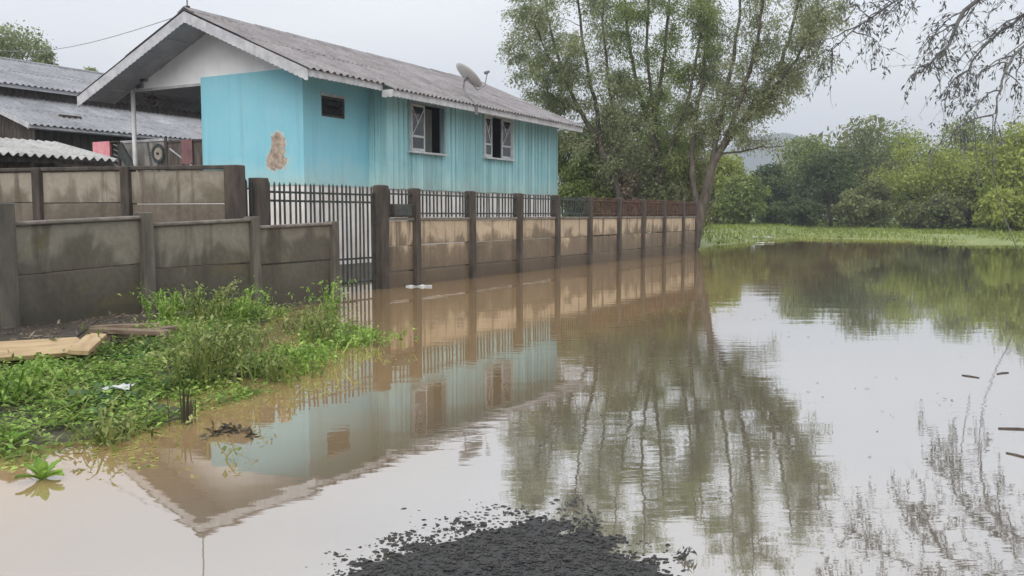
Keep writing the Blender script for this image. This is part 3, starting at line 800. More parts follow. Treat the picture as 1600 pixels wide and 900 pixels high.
# sash windows
def window(a, b_, z0, z1, sashes, frame_mat):
    y = WW
    fr_ = MB()
    for q in ((a-.07, a, z0, z1), (b_, b_+.07, z0, z1)): fr_.box(q[0], q[1], y-.045, y+.10, q[2], q[3])
    fr_.box(a-.07, b_+.07, y-.05, y+.10, z1, z1+.07)
    w = fr_.build('window', frame_mat, house)
    MB().box(a-.10, b_+.05, y-.13, y+.02, z0-.045, z0-.001).build('sill', MAT['win_white'], w)
    rm = MB(); rm.box(a-.3, b_+.3, y+.7, y+.74, z0-.3, z1+.2); rm.box(a-.3, a-.26, y+.11, y+.7, z0-.3, z1+.2); rm.box(b_+.26, b_+.3, y+.11, y+.7, z0-.3, z1+.2)
    rm.box(a-.26, b_+.26, y+.11, y+.7, z1+.16, z1+.2); rm.box(a-.26, b_+.26, y+.11, y+.7, z0-.3, z0-.26)
    rm.build('room', MAT['room'], w)
    for (s0, s1, yy, flip) in sashes:
        sm = MB(); t = .05; zb, zt = z0 + .01, z1 - .01
        sm.box(s0, s0+t, yy, yy+.035, zb, zt); sm.box(s1-t, s1, yy, yy+.035, zb, zt)
        sm.box(s0+t, s1-t, yy, yy+.035, zb, zb+.07); sm.box(s0+t, s1-t, yy, yy+.035, zt-.05, zt)
        zm = zb + (zt - zb) * .32
        sm.box(s0+t, s1-t, yy+.002, yy+.033, zm-.025, zm+.025)
        xa, xb = (s0+t, s1-t) if not flip else (s1-t, s0+t)
        sm.bar((xa, yy+.017, zm+.02), (xb, yy+.017, zt-.12), .03, .03, (0,1,0))
        xm = (xa + xb) / 2
        sm.bar((xm, yy+.017, (zm+.02+zt-.12)/2), (xa, yy+.017, zt-.06), .028, .028, (0,1,0))
        sm.build('sash', MAT['win_white'], w)
        MB().box(s0+t, s1-t, yy+.014, yy+.019, zb+.07, zt-.05).build('pane', MAT['glass'], w)
    return w
window(*WIN[0], [(4.2, 4.78, WW+.0, False)], MAT['frame_teal'])
window(*WIN[1], [(7.67, 8.06, WW-.02, True), (8.6, 9.17, WW-.02, False)], MAT['win_white'])
# curtain strip inside the first window
cu = MB()
pts = [(4.95 + .5*t, WW + .25 + .03*math.sin(t*22)) for t in np.linspace(0,1,24)]
for (p0_, p1_) in zip(pts[:-1], pts[1:]): cu.add([(p0_[0],p0_[1],2.9),(p1_[0],p1_[1],2.9),(p1_[0],p1_[1],4.05),(p0_[0],p0_[1],4.05)], [(0,1,2,3)])
cu.build('curtain', simple('dim_curtain', (.10,.11,.10), (.17,.18,.16), .9, 6, (8,8,.6), .2), house)
# white gable boards above the wall and porch
gy = np.linspace(.55, 6.62, 24)
gb = MB().box(WX+.07, WX+.10, .75, 6.4, 4.40, 4.44).build('gable_siding', MAT['gable_white'], house)
for a, b_ in zip(gy[:-1], gy[1:]):
    zt0, zt1 = under(a, .07), under(b_, .07)
    poly = [(a+.001, 4.36), (b_-.001, 4.36), (b_-.001, zt1)]
    if a < RY < b_: poly.append((RY, under(RY, .07)))
    poly.append((a+.001, zt0))
    if min(zt0, zt1) > 4.37: MB().prism(poly, 'x', WX+.035, WX+.066).build('board', MAT['gable_white'], gb)
# porch ceiling, beam and white post
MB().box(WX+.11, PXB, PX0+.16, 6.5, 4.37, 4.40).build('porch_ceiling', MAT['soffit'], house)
MB().box(WX+.02, WX+.034, PX0+.01, 6.55, 4.34, 4.40).build('porch_beam', MAT['trim'], house)
MB().tube([(1.02, 6.42, 1.9), (1.02, 6.42, 4.45)], .055, 10).build('porch_post', MAT['white_post'], house, True)
# roof: sheets, ridge caps, soffits, scalloped boards
roof = MB()
for y in (.5, 1.5, 2.6): roof.box(.04, XEND-.05, y-.03, y+.03, under(y, .12), under(y, .05))
for y in (4.3, 5.4, 6.5): roof.box(.04, XEND-.05, y-.03, y+.03, under(y, .12), under(y, .05))
roof_o = roof.build('roof', MAT['soffit'], house)
lay_sheets(roof_o, 0, XJ, RY, RZ, 0.0, 4.30, MAT['fibro'], 2)
zj = RZ - SL_R * (RY - YJ)
lay_sheets(roof_o, XJ, XEND, RY, RZ, YJ, zj, MAT['fibro'], 2)
lay_sheets(roof_o, 0, XEND, RY, RZ, LY, 4.19, MAT['fibro'], 2)
cap_n = 12; cw = XEND / cap_n
cm = MB().add([(0,-.2,-.2*SL_R),(0,0,.03),(0,.2,-.2*SL_L),(cw+.04,-.2,-.2*SL_R-.008),(cw+.04,0,.022),(cw+.04,.2,-.2*SL_L-.008),
    (0,-.2,-.2*SL_R-.02),(0,0,.01),(0,.2,-.2*SL_L-.02),(cw+.04,-.2,-.2*SL_R-.028),(cw+.04,0,.002),(cw+.04,.2,-.2*SL_L-.028)],
    [(0,1,4,3),(1,2,5,4),(6,9,10,7),(7,10,11,8),(0,3,9,6),(2,8,11,5),(0,6,7,1),(1,7,8,2),(3,4,10,9),(4,5,11,10)]).mesh('ridge_cap')
cm.materials.append(MAT['fibro'])
for k in range(cap_n):
    o = link('ridge_cap', cm, None, roof_o); o.location = (k * cw, RY, RZ + .05); o.rotation_euler = (0, rng.normal()*.004, 0)
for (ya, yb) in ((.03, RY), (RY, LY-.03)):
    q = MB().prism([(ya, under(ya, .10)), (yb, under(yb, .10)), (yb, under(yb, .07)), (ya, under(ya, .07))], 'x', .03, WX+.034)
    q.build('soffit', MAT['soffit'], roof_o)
bb = scallop(MB(), (0,0.0,4.30-.03), (0,RY,RZ-.03), .24); bb.build('bargeboard', MAT['trim'], house)
bb = scallop(MB(), (0,RY+.001,RZ-.03), (0,LY,4.19-.03), .24); bb.build('bargeboard', MAT['trim'], house)
fa = scallop(MB(), (.03,0,4.275), (XJ,0,4.275), .15, nrm=(0,1,0)); fa.build('fascia', MAT['trim'], house)
fa = scallop(MB(), (XJ+.028,YJ,zj-.028), (6.05,YJ,zj-.028), .16, nrm=(0,1,0)); fa.build('fascia', MAT['trim'], house)
fa = scallop(MB(), (6.09,YJ+.012,zj-.024), (XEND,YJ+.012,zj-.032), .155, nrm=(0,1,0)); fa.build('fascia', MAT['trim'], house)
fa = scallop(MB(), (XJ,YJ,zj-.028), (XJ,.03,zj-.028), .17, nrm=(1,0,0)); fa.build('fascia', MAT['trim'], house)
MB().prism([(.6,4.5),(RY,RZ-.1),(6.4,4.5)], 'x', XFAR-.1, XFAR-.03).build('rear_gable', MAT['gable_white'], house)

# antenna mast on the ridge, wire, satellite dish
am = empty('antenna_mast', HOUSE + U*.10 + V*RY + np.array([0,0,RZ]), ROT)
MB().tube([(0,0,-.02),(0,0,1.0)], .016, 6).build('pole', MAT['metal'], am)
MB().box(-.04,.04,-.04,.04,-.05,.1).build('bracket', MAT['dark_wood'], am)
tag(am, 'thin upright metal mast at the peak of the white gable', 'mast')
wa = HOUSE + U*.1 + V*RY + np.array([0,0,RZ-.05]); wb = at_y(-60, 70, 34.0)
wp = [wa*(1-t) + wb*t - np.array([0,0,1])*.5*math.sin(math.pi*t) for t in np.linspace(0,1,14)]
tag(MB().tube(wp, .008, 4).build('overhead_wire', MAT['metal']), 'thin wire from the gable peak across the sky to the far trees', 'wire')
def Hp(x, y, z): return HOUSE + U*x + V*y + np.array([0,0,z])
dish = empty('satellite_dish', Hp(5.95, -.05, 4.15), ROT)
def rel(x, y, z): return (x - 5.95, y + .05, z - 4.15)
MB().tube([rel(5.96,-.2,4.02), rel(5.98,-.25,4.22), rel(6.35,.25,4.55), rel(6.62,.5,4.72), rel(6.70,.52,4.95)], .022, 6).build('mast', MAT['metal'], dish, True)
MB().box(-.04,.06,-.26,-.21,-.22,.04).build('bracket', MAT['metal'], dish)
dc = Vector(rel(6.83,.5,5.05)); axis = Vector((.56,-.38,.74)).normalized()
du = axis.cross(Vector((0,0,1))).normalized(); dv = axis.cross(du)
dm = MB(); NR, NA = 5, 24
for th_ in (0, -.012):
    for i in range(NR + 1):
        r = .40 * i / NR
        for k in range(NA):
            a = 2*math.pi*k/NA
            dm.v.append(tuple(dc + du*(r*math.cos(a)) + dv*(r*1.1*math.sin(a)) + axis*(r*r*.45 + th_)))
off = (NR+1)*NA
for i in range(NR):
    for k in range(NA):
        a, b_ = i*NA+k, i*NA+(k+1)%NA
        dm.f.append((a,b_,b_+NA,a+NA)); dm.f.append((off+a,off+a+NA,off+b_+NA,off+b_))
for k in range(NA):
    a, b_ = NR*NA+k, NR*NA+(k+1)%NA; dm.f.append((a,b_,off+b_,off+a))
dm.build('reflector', MAT['dish'], dish, True)
lo = dc - dv*.0
low_pt = min((dc + du*(.4*math.cos(a)) + dv*(.44*math.sin(a)) for a in np.linspace(0,6.28,40)), key=lambda v: v.z)
lnb = Vector(rel(7.63,.35,5.26))
MB().tube([dc - axis*.02, low_pt - axis*.04, (low_pt+lnb)/2 + Vector((.10,0,-.12)), lnb], .014, 6).build('feed_arm', MAT['metal'], dish, True)
MB().tube([lnb + Vector((-.09,.02,-.02)), lnb + Vector((.03,0,.02)), lnb + Vector((.08,0,.04))], [.045,.04,.03], 8).build('feed_horn', MAT['metal'], dish, True)
MB().bar(Vector(rel(6.70,.52,4.92)), dc - axis*.01, .05, .05).build('mount', MAT['metal'], dish)
tag(dish, 'grey satellite dish on a bent mast at the eave of the corrugated roof', 'satellite dish')

# ------------------------------------------------------------------ porch clutter
def at_house(name, x, y, z, rz=0.0): return empty(name, Hp(x, y, z), ROT + rz)
cab = at_house('porch_bench', 1.12, 4.1, 1.97)
MB().box(-.06,.30,.02,1.28,0,1.12).build('back_panel', MAT['dark_wood'], cab)
MB().box(-.09,.33,.0,1.31,1.122,1.17).build('top_board', MAT['dark_wood'], cab)
MB().box(-.085,-.062,1.22,1.30,0,1.25).build('side_post', MAT['dark_wood'], cab)
MB().bar((-.09,1.1,.98),(-.09,.35,.55),.03,.03).build('brace', MAT['trim'], cab)
tag(cab, 'dark brown wooden cabinet on the porch beside the blue wall', 'cabinet')
rag = MB()
for k in range(9):
    y0, y1 = .32 + k*.04, .32 + (k+1)*.04; f0, f1 = .012*math.sin(k*1.9), .012*math.sin((k+1)*1.9)
    z1 = .60
    rag.add([(-.115+f0,y0,z1+.02*math.sin(k)),(-.115+f1,y1,z1+.02*math.sin(k+1)),(-.115+f1,y1,1.172),(-.115+f0,y0,1.172),(.2,y0,1.185),(.2,y1,1.185)], [(0,1,2,3),(3,2,5,4)])
ro = rag.build('hanging_rag', simple('dusty_pink_cloth', (.16,.085,.085), (.24,.13,.13), .9, 5, (1,1,1), .2)); ro.location = tuple(Hp(1.12,4.1,1.97)); ro.rotation_euler = (0,0,ROT)
tag(ro, 'dusty pink rag hanging over the dark wooden cabinet', 'cloth')
sheet = at_house('leaning_sheet', 1.28, 5.5, 1.97)
MB().box(0,.03,0,1.75,0,1.24).build('panel', simple('dull_sheet', (.19,.18,.16), (.32,.30,.28), .7, 3, (1,3,1), .2), sheet)
MB().box(-.03,-.001,-.0,1.75,1.2,1.26).build('top_rail', MAT['trim'], sheet)
for y in (.52, .56): MB().bar((-.02,y,.1),(-.02,y+.22,1.2),.02,.02).build('strut', MAT['metal'], sheet)
tag(sheet, 'dull grey sheet panel leaning along the porch edge', 'panel')
wh = at_house('toothed_wheel', 1.10, 5.72, 2.86)
rim = MB(); n = 40
R0, R1 = .155, .205
for k in range(n):
    a = 2*math.pi*k/n; rr = R1 + (.03 if k % 2 else 0)
    for r in (R0, rr):
        for xx in (0, .04): rim.v.append((xx, r*math.cos(a), r*math.sin(a)))
for k in range(n):
    q = 4*k; r = 4*((k+1) % n)
    rim.f += [(q, q+2, r+2, r), (q+1, r+1, r+3, q+3), (q+2, q+3, r+3, r+2), (q, r, r+1, q+1)]
rim.build('rim', MAT['iron'], wh)
MB().tube([(.02,0,0),(.035,0,0)], .15, 24).build('disc', simple('tan_disc', (.28,.25,.20), (.38,.35,.29), .8, 5), wh)
MB().tube([(-.02,0,0),(.045,0,0)], .03, 10).build('hub', MAT['iron'], wh)
MB().box(.0,.03,-.02,.02,-.87,-.2).build('stand', MAT['iron'], wh)
tag(wh, 'round toothed wheel with dark rim standing before the grey panel', 'wheel')
chair = at_house('folded_chair', 1.0, 6.75, 1.97)
MB().add([(-.05,.1,1.2),(-.05,-.35,.62),(-.05,-.1,.55),(-.05,.22,.9),(0,.1,1.2),(0,-.35,.62),(0,-.1,.55),(0,.22,.9)], [(0,1,2,3),(7,6,5,4),(0,4,5,1),(1,5,6,2),(2,6,7,3),(3,7,4,0)]).build('backrest', MAT['iron'], chair)
for q in (((0,.15,0),(0,-.2,1.0)), ((0,-.3,0),(0,.2,1.15)), ((.3,.15,0),(.3,-.2,1.0)), ((.3,-.3,0),(.3,.2,1.15))): MB().tube(q, .015, 6).build('leg', MAT['metal'], chair)
MB().box(0,.3,-.2,.2,.55,.58).build('seat', MAT['iron'], chair)
tag(chair, 'dark folding chair by the foot of the white porch post', 'chair')
rack = at_house('clothes_rack', .95, 7.25, 1.6)
MB().tube([(0,-.32,0),(0,-.32,1.6)], .022, 6).build('upright', MAT['dark_wood'], rack)
MB().tube([(0,.62,0),(0,.62,1.6)], .022, 6).build('upright', MAT['dark_wood'], rack)
MB().tube([(0,-.36,1.58),(0,.66,1.58)], .016, 6).build('rail', MAT['dark_wood'], rack)
for k in range(5): MB().bar((.02,-.34+.02*k,1.45-.12*k),(.02,-.12,1.52-.12*k),.02,.02).build('rung', MAT['metal'], rack)
tag(rack, 'dark wooden drying rack holding the pink towel beside the porch', 'rack')
tw = MB()
for k in range(14):
    y0, y1 = -.02 + k*.045, -.02 + (k+1)*.045; f0, f1 = .015*math.sin(k*1.3), .015*math.sin((k+1)*1.3)
    tw.add([(-.02+f0,y0,1.17),(-.02+f1,y1,1.17),(-.02+f1*.3,y1,1.6),(-.02+f0*.3,y0,1.6),(.025,y0,1.6),(.025,y1,1.6),(.03+f1,y1,1.25),(.03+f0,y0,1.25)], [(0,1,2,3),(3,2,5,4),(4,5,6,7)])
to = tw.build('pink_towel', MAT['pink']); to.location = tuple(Hp(.95,7.25,1.6)); to.rotation_euler = (0,0,ROT)
tag(to, 'bright pink towel hung over the rack beside the corrugated shed roof', 'towel')
hang = at_house('hanging_planter', 1.25, 6.05, 4.1)
MB().tube([(0,0,.27),(0,0,.08)], .006, 4).build('cord', MAT['metal'], hang)
MB().tube([(0,0,.08),(0,0,.02),(0,0,-.06)], [.02,.1,.06], 8).build('pot', MAT['dark_wood'], hang)
P = rng.normal(size=(60,3))*.06; P[:,2] += .06
link('foliage', leaves_mesh('foliage', P, rng.normal(size=(60,3)), .12, .03), LEAF['dead'], hang)
tag(hang, 'small dark planter hanging from the porch ceiling', 'planter')
for y, z, lab in ((5.9, 4.62, 'upper'), (6.05, 4.47, 'lower')):
    o = at_house('wall_lamp', WX+.02, y, z)
    MB().box(-.05,.014,-.05,.05,-.05,.05).build('bracket', MAT['metal'], o); MB().tube([(-.05,0,0),(-.13,.03,-.05)], [.03,.05], 8).build('shade', MAT['iron'], o)
    tag(o, lab + ' small dark fixture on the white gable boards under the roof slope', 'fixture')

# ------------------------------------------------------------------ neighbouring house and lean-to
nb = empty('neighbour_house', HOUSE, ROT)
tag(nb, 'neighbouring wooden house with two blue-grey corrugated roofs behind the porch', 'house')
NX0, NX1 = .34, 13.0
nw = MB(); nw.box(NX0+.5, NX1-.4, 10.0, 18.2, -.1, 3.75); nw.prism([(12.2,3.76),(12.2,5.0),(15.5,6.1),(18.2,5.1),(18.2,3.76)], 'x', NX0+.55, NX1-.45)
nw.build('wall', MAT['dark_wood'], nb)
for k in range(26):
    y = 9.98 + k * .16
    zt = 3.66 + (4.74-3.70)/3.0*(y-9.5) - .12
    MB().box(NX0+.46, NX0+.49, y, y+.145, 1.2, zt).build('plank', MAT['dark_wood'], nb)
nr = MB()
nr.box(NX0+.02, NX1-.02, 9.55, 9.62, 3.56, 3.64); nr.box(NX0+.05, NX1-.05, 12.3, 12.36, 4.3, 4.9)
nro = nr.build('roof', MAT['soffit'], nb)
lay_sheets(nro, NX0, NX1, 12.5, 4.76, 9.5, 3.68, MAT['fibro_grey'], 2)
lay_sheets(nro, NX0-2, NX1, 15.5, 6.22, 11.95, 5.0, MAT['fibro_grey'], 2)
lay_sheets(nro, NX0-2, NX1, 15.5, 6.22, 18.8, 5.0, MAT['fibro_grey'], 2)
ncap = MB().tube([(NX0-2,15.5,6.24),(NX1,15.5,6.24)], .07, 6).build('ridge_cap', MAT['fibro_grey'], nro)
MB().bar((NX0,9.5,3.63),(NX0,12.5,4.70),.03,.12).build('bargeboard', MAT['trim'], nro)
MB().bar((NX0,9.5,3.62),(NX1,9.5,3.62),.025,.07).build('fascia', MAT['trim'], nro)
MB().bar((NX0-2,11.95,4.93),(NX1,11.95,4.93),.025,.10).build('fascia', MAT['soffit'], nro)
vent = at_house('roof_vent', 2.2, 10.6, 4.07)
MB().bar((-.35,0,.03),(.3,0,.03),.25,.05,(0,-.34,.94)).build('flap', MAT['fibro_grey'], vent)
MB().bar((-.36,-.13,.0),(.31,-.13,.0),.04,.10,(0,-.34,.94)).build('lip', MAT['dark_wood'], vent)
tag(vent, 'small raised flap on the lower blue-grey corrugated roof', 'roof vent')
shed = empty('lean_to_shed', HOUSE, ROT)
tag(shed, 'pale corrugated lean-to roof just behind the high concrete wall', 'shed')
so = MB()
so.box(-6.4,-1.05,4.62,4.68,2.42,2.50); so.box(-6.4,-1.05,6.3,6.36,2.82,2.90)
sf = so.build('roof', MAT['dark_wood'], shed)
lay_sheets(sf, -6.5, -1.0, 6.5, 2.99, 4.5, 2.56, MAT['fibro_pale'], 1, 1.06, 6, amp=.035)
for x in (-6.3,-4.6,-2.8,-1.15):
    for y, z in ((4.65,2.42),(6.33,2.82)): MB().box(x-.04,x+.04,y-.04,y+.04,-.3,z).build('post', MAT['dark_wood'], shed)
MB().box(-6.3,-1.1,6.4,6.44,.3,2.8).build('back_wall', MAT['dark_wood'], shed)
for k in range(3):
    MB().box(-2.9+.03*k,-1.2,5.2+.3*k,5.24+.3*k,2.28+.03*k,2.38+.03*k).build('stored_board', MAT['old_board'], shed)

# ------------------------------------------------------------------ trees
def px_stems(lst, Y0, seed, depth=2.2):
    r = np.random.default_rng(seed); out = []
    for pts, ra, rb, dz in lst:
        n = len(pts)
        out.append(([at_y(px, py, Y0 + dz * (i / (n-1)) ** 1.2 * depth) for i, (px, py) in enumerate(pts)], (ra, rb)))
    return out
A = px_stems([
  ([(1085,385),(1096,330),(1106,285),(1116,250)], .21, .16, 0),
  ([(1112,262),(1120,215),(1133,150),(1145,95),(1155,30),(1163,-50),(1166,-130)], .13, .02, .7),
  ([(1114,255),(1138,212),(1160,150),(1178,90),(1190,20),(1197,-60),(1200,-120)], .13, .02, -.8),
  ([(1116,250),(1155,195),(1188,150),(1218,105),(1240,40),(1255,-30),(1262,-80)], .14, .02, .2),
  ([(1130,228),(1170,182),(1208,138),(1240,100),(1268,50),(1285,10)], .10, .015, -1.2),
  ([(1120,240),(1165,236),(1195,228),(1225,228)], .05, .012, -.6),
  ([(1094,335),(1078,270),(1086,190),(1100,110),(1108,30),(1112,-70)], .13, .02, 1.2)], 35.6, 1)
stem_tree('willow_tree', at_y(1085,385,35.6), A, .26, LEAF['willow_grey'], MAT['bark'], 46, .125, .046, br_len=(.8,1.9), br_every=.25, tw_per=9, start_z=4.2, label='tall many-stemmed willow leaning over the water at the end of the long wall', group=None, centre=at_y(1120,100,35.6), jit=.13, spread=1.0)
B = px_stems([
  ([(1040,345),(1030,290),(1026,235),(1024,180),(1034,110),(1044,30),(1050,-60)], .17, .02, .5),
  ([(1030,285),(1052,225),(1072,165),(1088,100),(1096,30),(1100,-50)], .10, .02, -1),
  ([(1026,240),(1008,180),(990,110),(978,40),(970,-50),(965,-110)], .11, .02, .8),
  ([(1024,190),(1012,120),(1010,50),(1016,-40),(1018,-120)], .09, .02, -.4)], 38.2, 2)
stem_tree('willow_tree', at_y(1040,345,38.2), B, .2, LEAF['willow'], MAT['bark'], 46, .125, .046, br_len=(.8,1.9), br_every=.26, tw_per=9, start_z=2.2, label='upright willow behind the far rusty pickets, its yellow-green crown the densest', centre=at_y(1030,100,38.2), jit=.13)
Cc = px_stems([
  ([(978,345),(966,300),(950,255),(935,222)], .17, .13, 0),
  ([(936,225),(906,172),(884,130),(866,70),(852,10),(846,-40)], .11, .018, .4),
  ([(938,230),(934,175),(918,115),(908,50),(902,-20),(898,-80)], .11, .018, -.8),
  ([(908,175),(872,158),(842,128),(822,85)], .06, .014, .9),
  ([(950,255),(958,190),(950,120),(942,40),(940,-50)], .09, .018, .8),
  ([(890,140),(858,95),(838,45),(828,0)], .05, .014, -.9)], 36.8, 3)
stem_tree('willow_tree', at_y(978,345,36.8), Cc, .2, LEAF['willow_grey'], MAT['bark'], 46, .125, .046, br_len=(.7,1.8), br_every=.26, tw_per=9, start_z=2.4, label='willow leaning left above the roof end of the blue house', centre=at_y(920,100,36.8), jit=.13)

def bush_at(name, px, pbase, ptop, wpx, Y, leaf, label, n, ll, cat='tree', group=None, **kw):
    b = at_y(px, pbase, Y); t = at_y(px, ptop, Y); w = wpx * Y / FPX
    z = float(terrain_z(np.array([b[0]]), np.array([Y]))[0]); b[2] = max(z, -.15) if z > -.4 else -.1
    return blob_tree(name, b, t[2] - b[2], w, w * .8, leaf, label, n, ll, cat, group, **kw)
# shrubs behind the wall
for px, pt, w, Y, lf, lab in ((905,165,120,39,'mid','green shrub filling the gap between the house corner and the leaning willow'),
    (960,175,130,40.5,'willow_grey','grey-green shrub behind the leaning willow trunk'),
    (1000,105,150,43,'willow_grey','tall grey-green bush in the middle of the willows behind the wall'),
    (1050,180,120,41.5,'rusty','dry pinkish-brown bush among the willow stems'),
    (955,245,100,38.0,'rusty','low brownish bush just behind the rusty pickets'),
    (1068,225,100,39.5,'olive','olive bush behind the wall end, beside the forked trunk'),
    (1012,235,110,38.6,'willow_grey','pale low bush behind the far pickets between two willow trunks'),
    (915,240,100,37.6,'mid','low green bush behind the pickets next to the house corner')):
    bush_at('shrub', px, 340, pt, w, Y, LEAF[lf], lab, 12000, .12, 'shrub', low=.05, lumps=34, trunk_r=.06)
# tree line across the water
TL = [(1120,352,240,110,75,'lime','pale yellow-green bushy tree across the water right behind the forked trunk'),
 (1160,353,272,80,70,'mid','small green tree across the water beside the blue hill'),
 (1205,354,255,110,78,'dark','dark green tree across the water under the hill gap'),
 (1262,354,205,130,84,'mid','rounded green tree rising above the dark bushes across the water'),
 (1300,355,228,110,76,'dark','broad dark tree in the middle of the far tree line'),
 (1345,355,186,130,88,'olive','tall olive tree in the far tree line, topped with feathery twigs'),
 (1358,356,285,110,70,'olive','low round olive bush on the far bank in front of the dark trees'),
 (1440,357,205,160,72,'lime','bright yellow-green spreading tree on the far bank'),
 (1410,357,190,130,92,'mid','mid green tree behind the bright yellow-green one'),
 (1505,357,175,150,84,'mid','mid green tree on the far bank with a dark hollow beneath'),
 (1515,359,255,110,72,'dark','dark bush in the hollow between two yellow-green trees'),
 (1590,360,170,150,62,'lime','large yellow-green tree at the end of the far bank'),
 (1470,359,305,150,66,'olive','low brownish thicket at the foot of the far trees'),
 (1575,364,290,120,56,'lime','bright bush on the grassy bank under the hanging vines'),
 (1660,360,130,200,66,'mid','tall tree closing the far bank'),
 (1240,355,308,100,72,'dark','low dark bush at the water edge before the rounded tree')]
for px, pb, pt, w, Y, lf, lab in TL:
    bush_at('bank_tree', px, pb, pt, w, Y, LEAF[lf], lab, 13000, .23, 'tree', 'trees along the far bank', low=.04, lumps=44, trunk_r=.12)
# far wood behind them
wd_ = []
Pn = 16000
wx = np.where(rng.random(Pn) < .2, rng.uniform(-40, 24, Pn), rng.uniform(44, 140, Pn)); wy = rng.uniform(112, 135, Pn)
ht = 9 + 2.2*np.sin(wx*.31) + 1.8*np.sin(wx*.83+1) + 1.2*np.sin(wx*2.1)
wz = ht * rng.random(Pn) ** .6
link_o = link('far_wood', leaves_mesh('far_wood', np.stack([wx, wy, wz], -1), rng.normal(size=(Pn,3)), rng.uniform(.7,1.3,Pn), rng.uniform(.4,.8,Pn)), LEAF['olive'])
tag(link_o, 'far wood closing the horizon behind the bank trees', 'wood', None, 'stuff')
# trees behind the neighbouring roof
for px, pt, w, Y, lf, lab in ((25,28,150,44,'willow_grey','round green tree behind the neighbouring roof ridge'), (85,42,80,46,'willow_grey','thin pale tree beside the round one behind the neighbouring roof'), (152,88,36,50,'willow_grey','tiny treetop between the neighbouring ridge and the white gable')):
    bush_at('garden_tree', px, 335, pt, w, Y, LEAF[lf], lab, 15000, .16, 'tree', low=.35, lumps=40, trunk_r=.1)

# overhanging tree on the right, trunk outside the frame
OB = np.array([15.5, 17.5, .3])
def pw_(px, py, Y): return at_y(px, py, Y)
O = [([OB, OB+[-.2,.1,2.5], OB+[-.6,0,5.0], OB+[-1.5,.1,7.5]], (.32,.2)),
     ([OB+[-.5,0,4.6], pw_(1660,-60,17.5), pw_(1512,0,17), pw_(1490,55,16.8), pw_(1462,95,16.6), pw_(1432,115,16.4)], (.075,.014)),
     ([OB+[-.6,0,5.0], pw_(1640,-160,18.4), pw_(1480,-40,18.5), pw_(1400,0,18.5), pw_(1335,45,18.3), pw_(1300,75,18.2)], (.05,.008)),
     ([OB+[-.5,0,3.6], pw_(1680,20,17), pw_(1582,82,16.6), pw_(1566,130,16.4), pw_(1552,185,16.2)], (.055,.009)),
     ([OB+[-.8,0,5.4], pw_(1690,-190,17.4), pw_(1560,-110,17), pw_(1470,-90,16.6), pw_(1400,-60,16.4), pw_(1350,-20,16.2)], (.05,.009)),
     ([OB+[-.5,0,4.0], pw_(1640,0,18.8), pw_(1570,40,18.9), pw_(1520,90,19), pw_(1490,140,19)], (.05,.009)),
     ([OB+[-1,0,6.2], pw_(1620,-260,17.8), pw_(1500,-200,17.6), pw_(1420,-170,17.5)], (.10,.015))]
ot = stem_tree('overhanging_tree', OB, O, .3, LEAF['grey'], MAT['bark_grey'], 8, .11, .032, br_len=(.5,1.4), br_every=.26, tw_per=5, start_z=3.0, tw_len=(.3,.8), droop=.8, tw_droop=1.3, label='grey overhanging tree whose drooping leafy twigs hang over the water', centre=[15,17.5,5], jit=.03)
# two thin hanging vines
for q, lab in (([(1522,175),(1524,230),(1530,290)], 'short'), ([(1552,180),(1549,240),(1556,300),(1572,345),(1590,392)], 'long')):
    vp = [at_y(a, b_, 16.2) for a, b_ in q]
    vo = MB().tube(smooth_path(vp), .009, 4).build('hanging_vine', MAT['bark_grey'])
    tag(vo, lab + ' bare vine dangling from the grey overhanging tree', 'vine')

# ------------------------------------------------------------------ bank plants
def land_pts(n, x0, x1, y0, y1, zmin=-.03):
    x_ = rng.uniform(x0, x1, n); y_ = rng.uniform(y0, y1, n); z_ = terrain_z(x_, y_)
    k = z_ > zmin; return np.stack([x_[k], y_[k], z_[k]], -1)
def cover(name, pts, mat, per, ll, lw, hgt, label, keepf=None):
    if keepf is not None: pts = pts[keepf(pts)]
    n = len(pts)
    P = np.repeat(pts, per, 0); k = len(P)
    stem = np.abs(rng.normal(size=(k,1))) * hgt * np.repeat(.5 + rng.random((n,1)), per, 0)
    P = P + rng.normal(size=(k,3)) * np.array([.05,.05,0]); P[:, 2:] += stem * .8 + .004
    a = rng.uniform(0, 2*math.pi, k)
    D = np.stack([np.cos(a), np.sin(a), rng.uniform(-.1, .8, k)], -1)
    N = rng.normal(size=(k,3)) * .35 + np.array([0,0,1])
    L = ll * rng.uniform(.6, 1.5, k)
    o = link(name, leaves_mesh(name, P, D, L, L * lw * rng.uniform(.7, 1.3, k), N, .15), mat)
    return tag(o, label, 'ground cover', None, 'stuff')
def not_boards(p):
    d = (p[:,0] - FRONT[0]) * V[0] + (p[:,1] - FRONT[1]) * V[1]
    t = (p[:,0] - FRONT[0]) * U[0] + (p[:,1] - FRONT[1]) * U[1]
    clear = (p[:,1] > 7.2 + (p[:,0]+4.2)*1.5) & (p[:,0] < -3.9 + .1*np.sin(p[:,1]*3))
    gap = (p[:,1] > 11.0) & (p[:,0] > -3.2)
    thin = np.sin(p[:,0]*5.1+p[:,1]*1.7)*np.sin(p[:,1]*4.3-p[:,0]*2.2) + .5*np.sin(p[:,0]*11+2)*np.sin(p[:,1]*9) + 9*p[:,2] > rng.uniform(-.75,.45,len(p))
    return (d < -.08) & ~clear & ~gap & (t < .4) & thin & (p[:,0] < np.interp(p[:,1], EDGE[:,0], EDGE[:,1]) + .35)
pts = land_pts(19000, -6, -1.6, 3.4, 13.6, -.06)
cover('weed_cover', pts, LEAF['weed'], 7, .046, .45, .045, 'low bright green weeds carpeting the muddy bank', not_boards)
pts = land_pts(1900, -6, -1.6, 5.6, 12.5, .0)
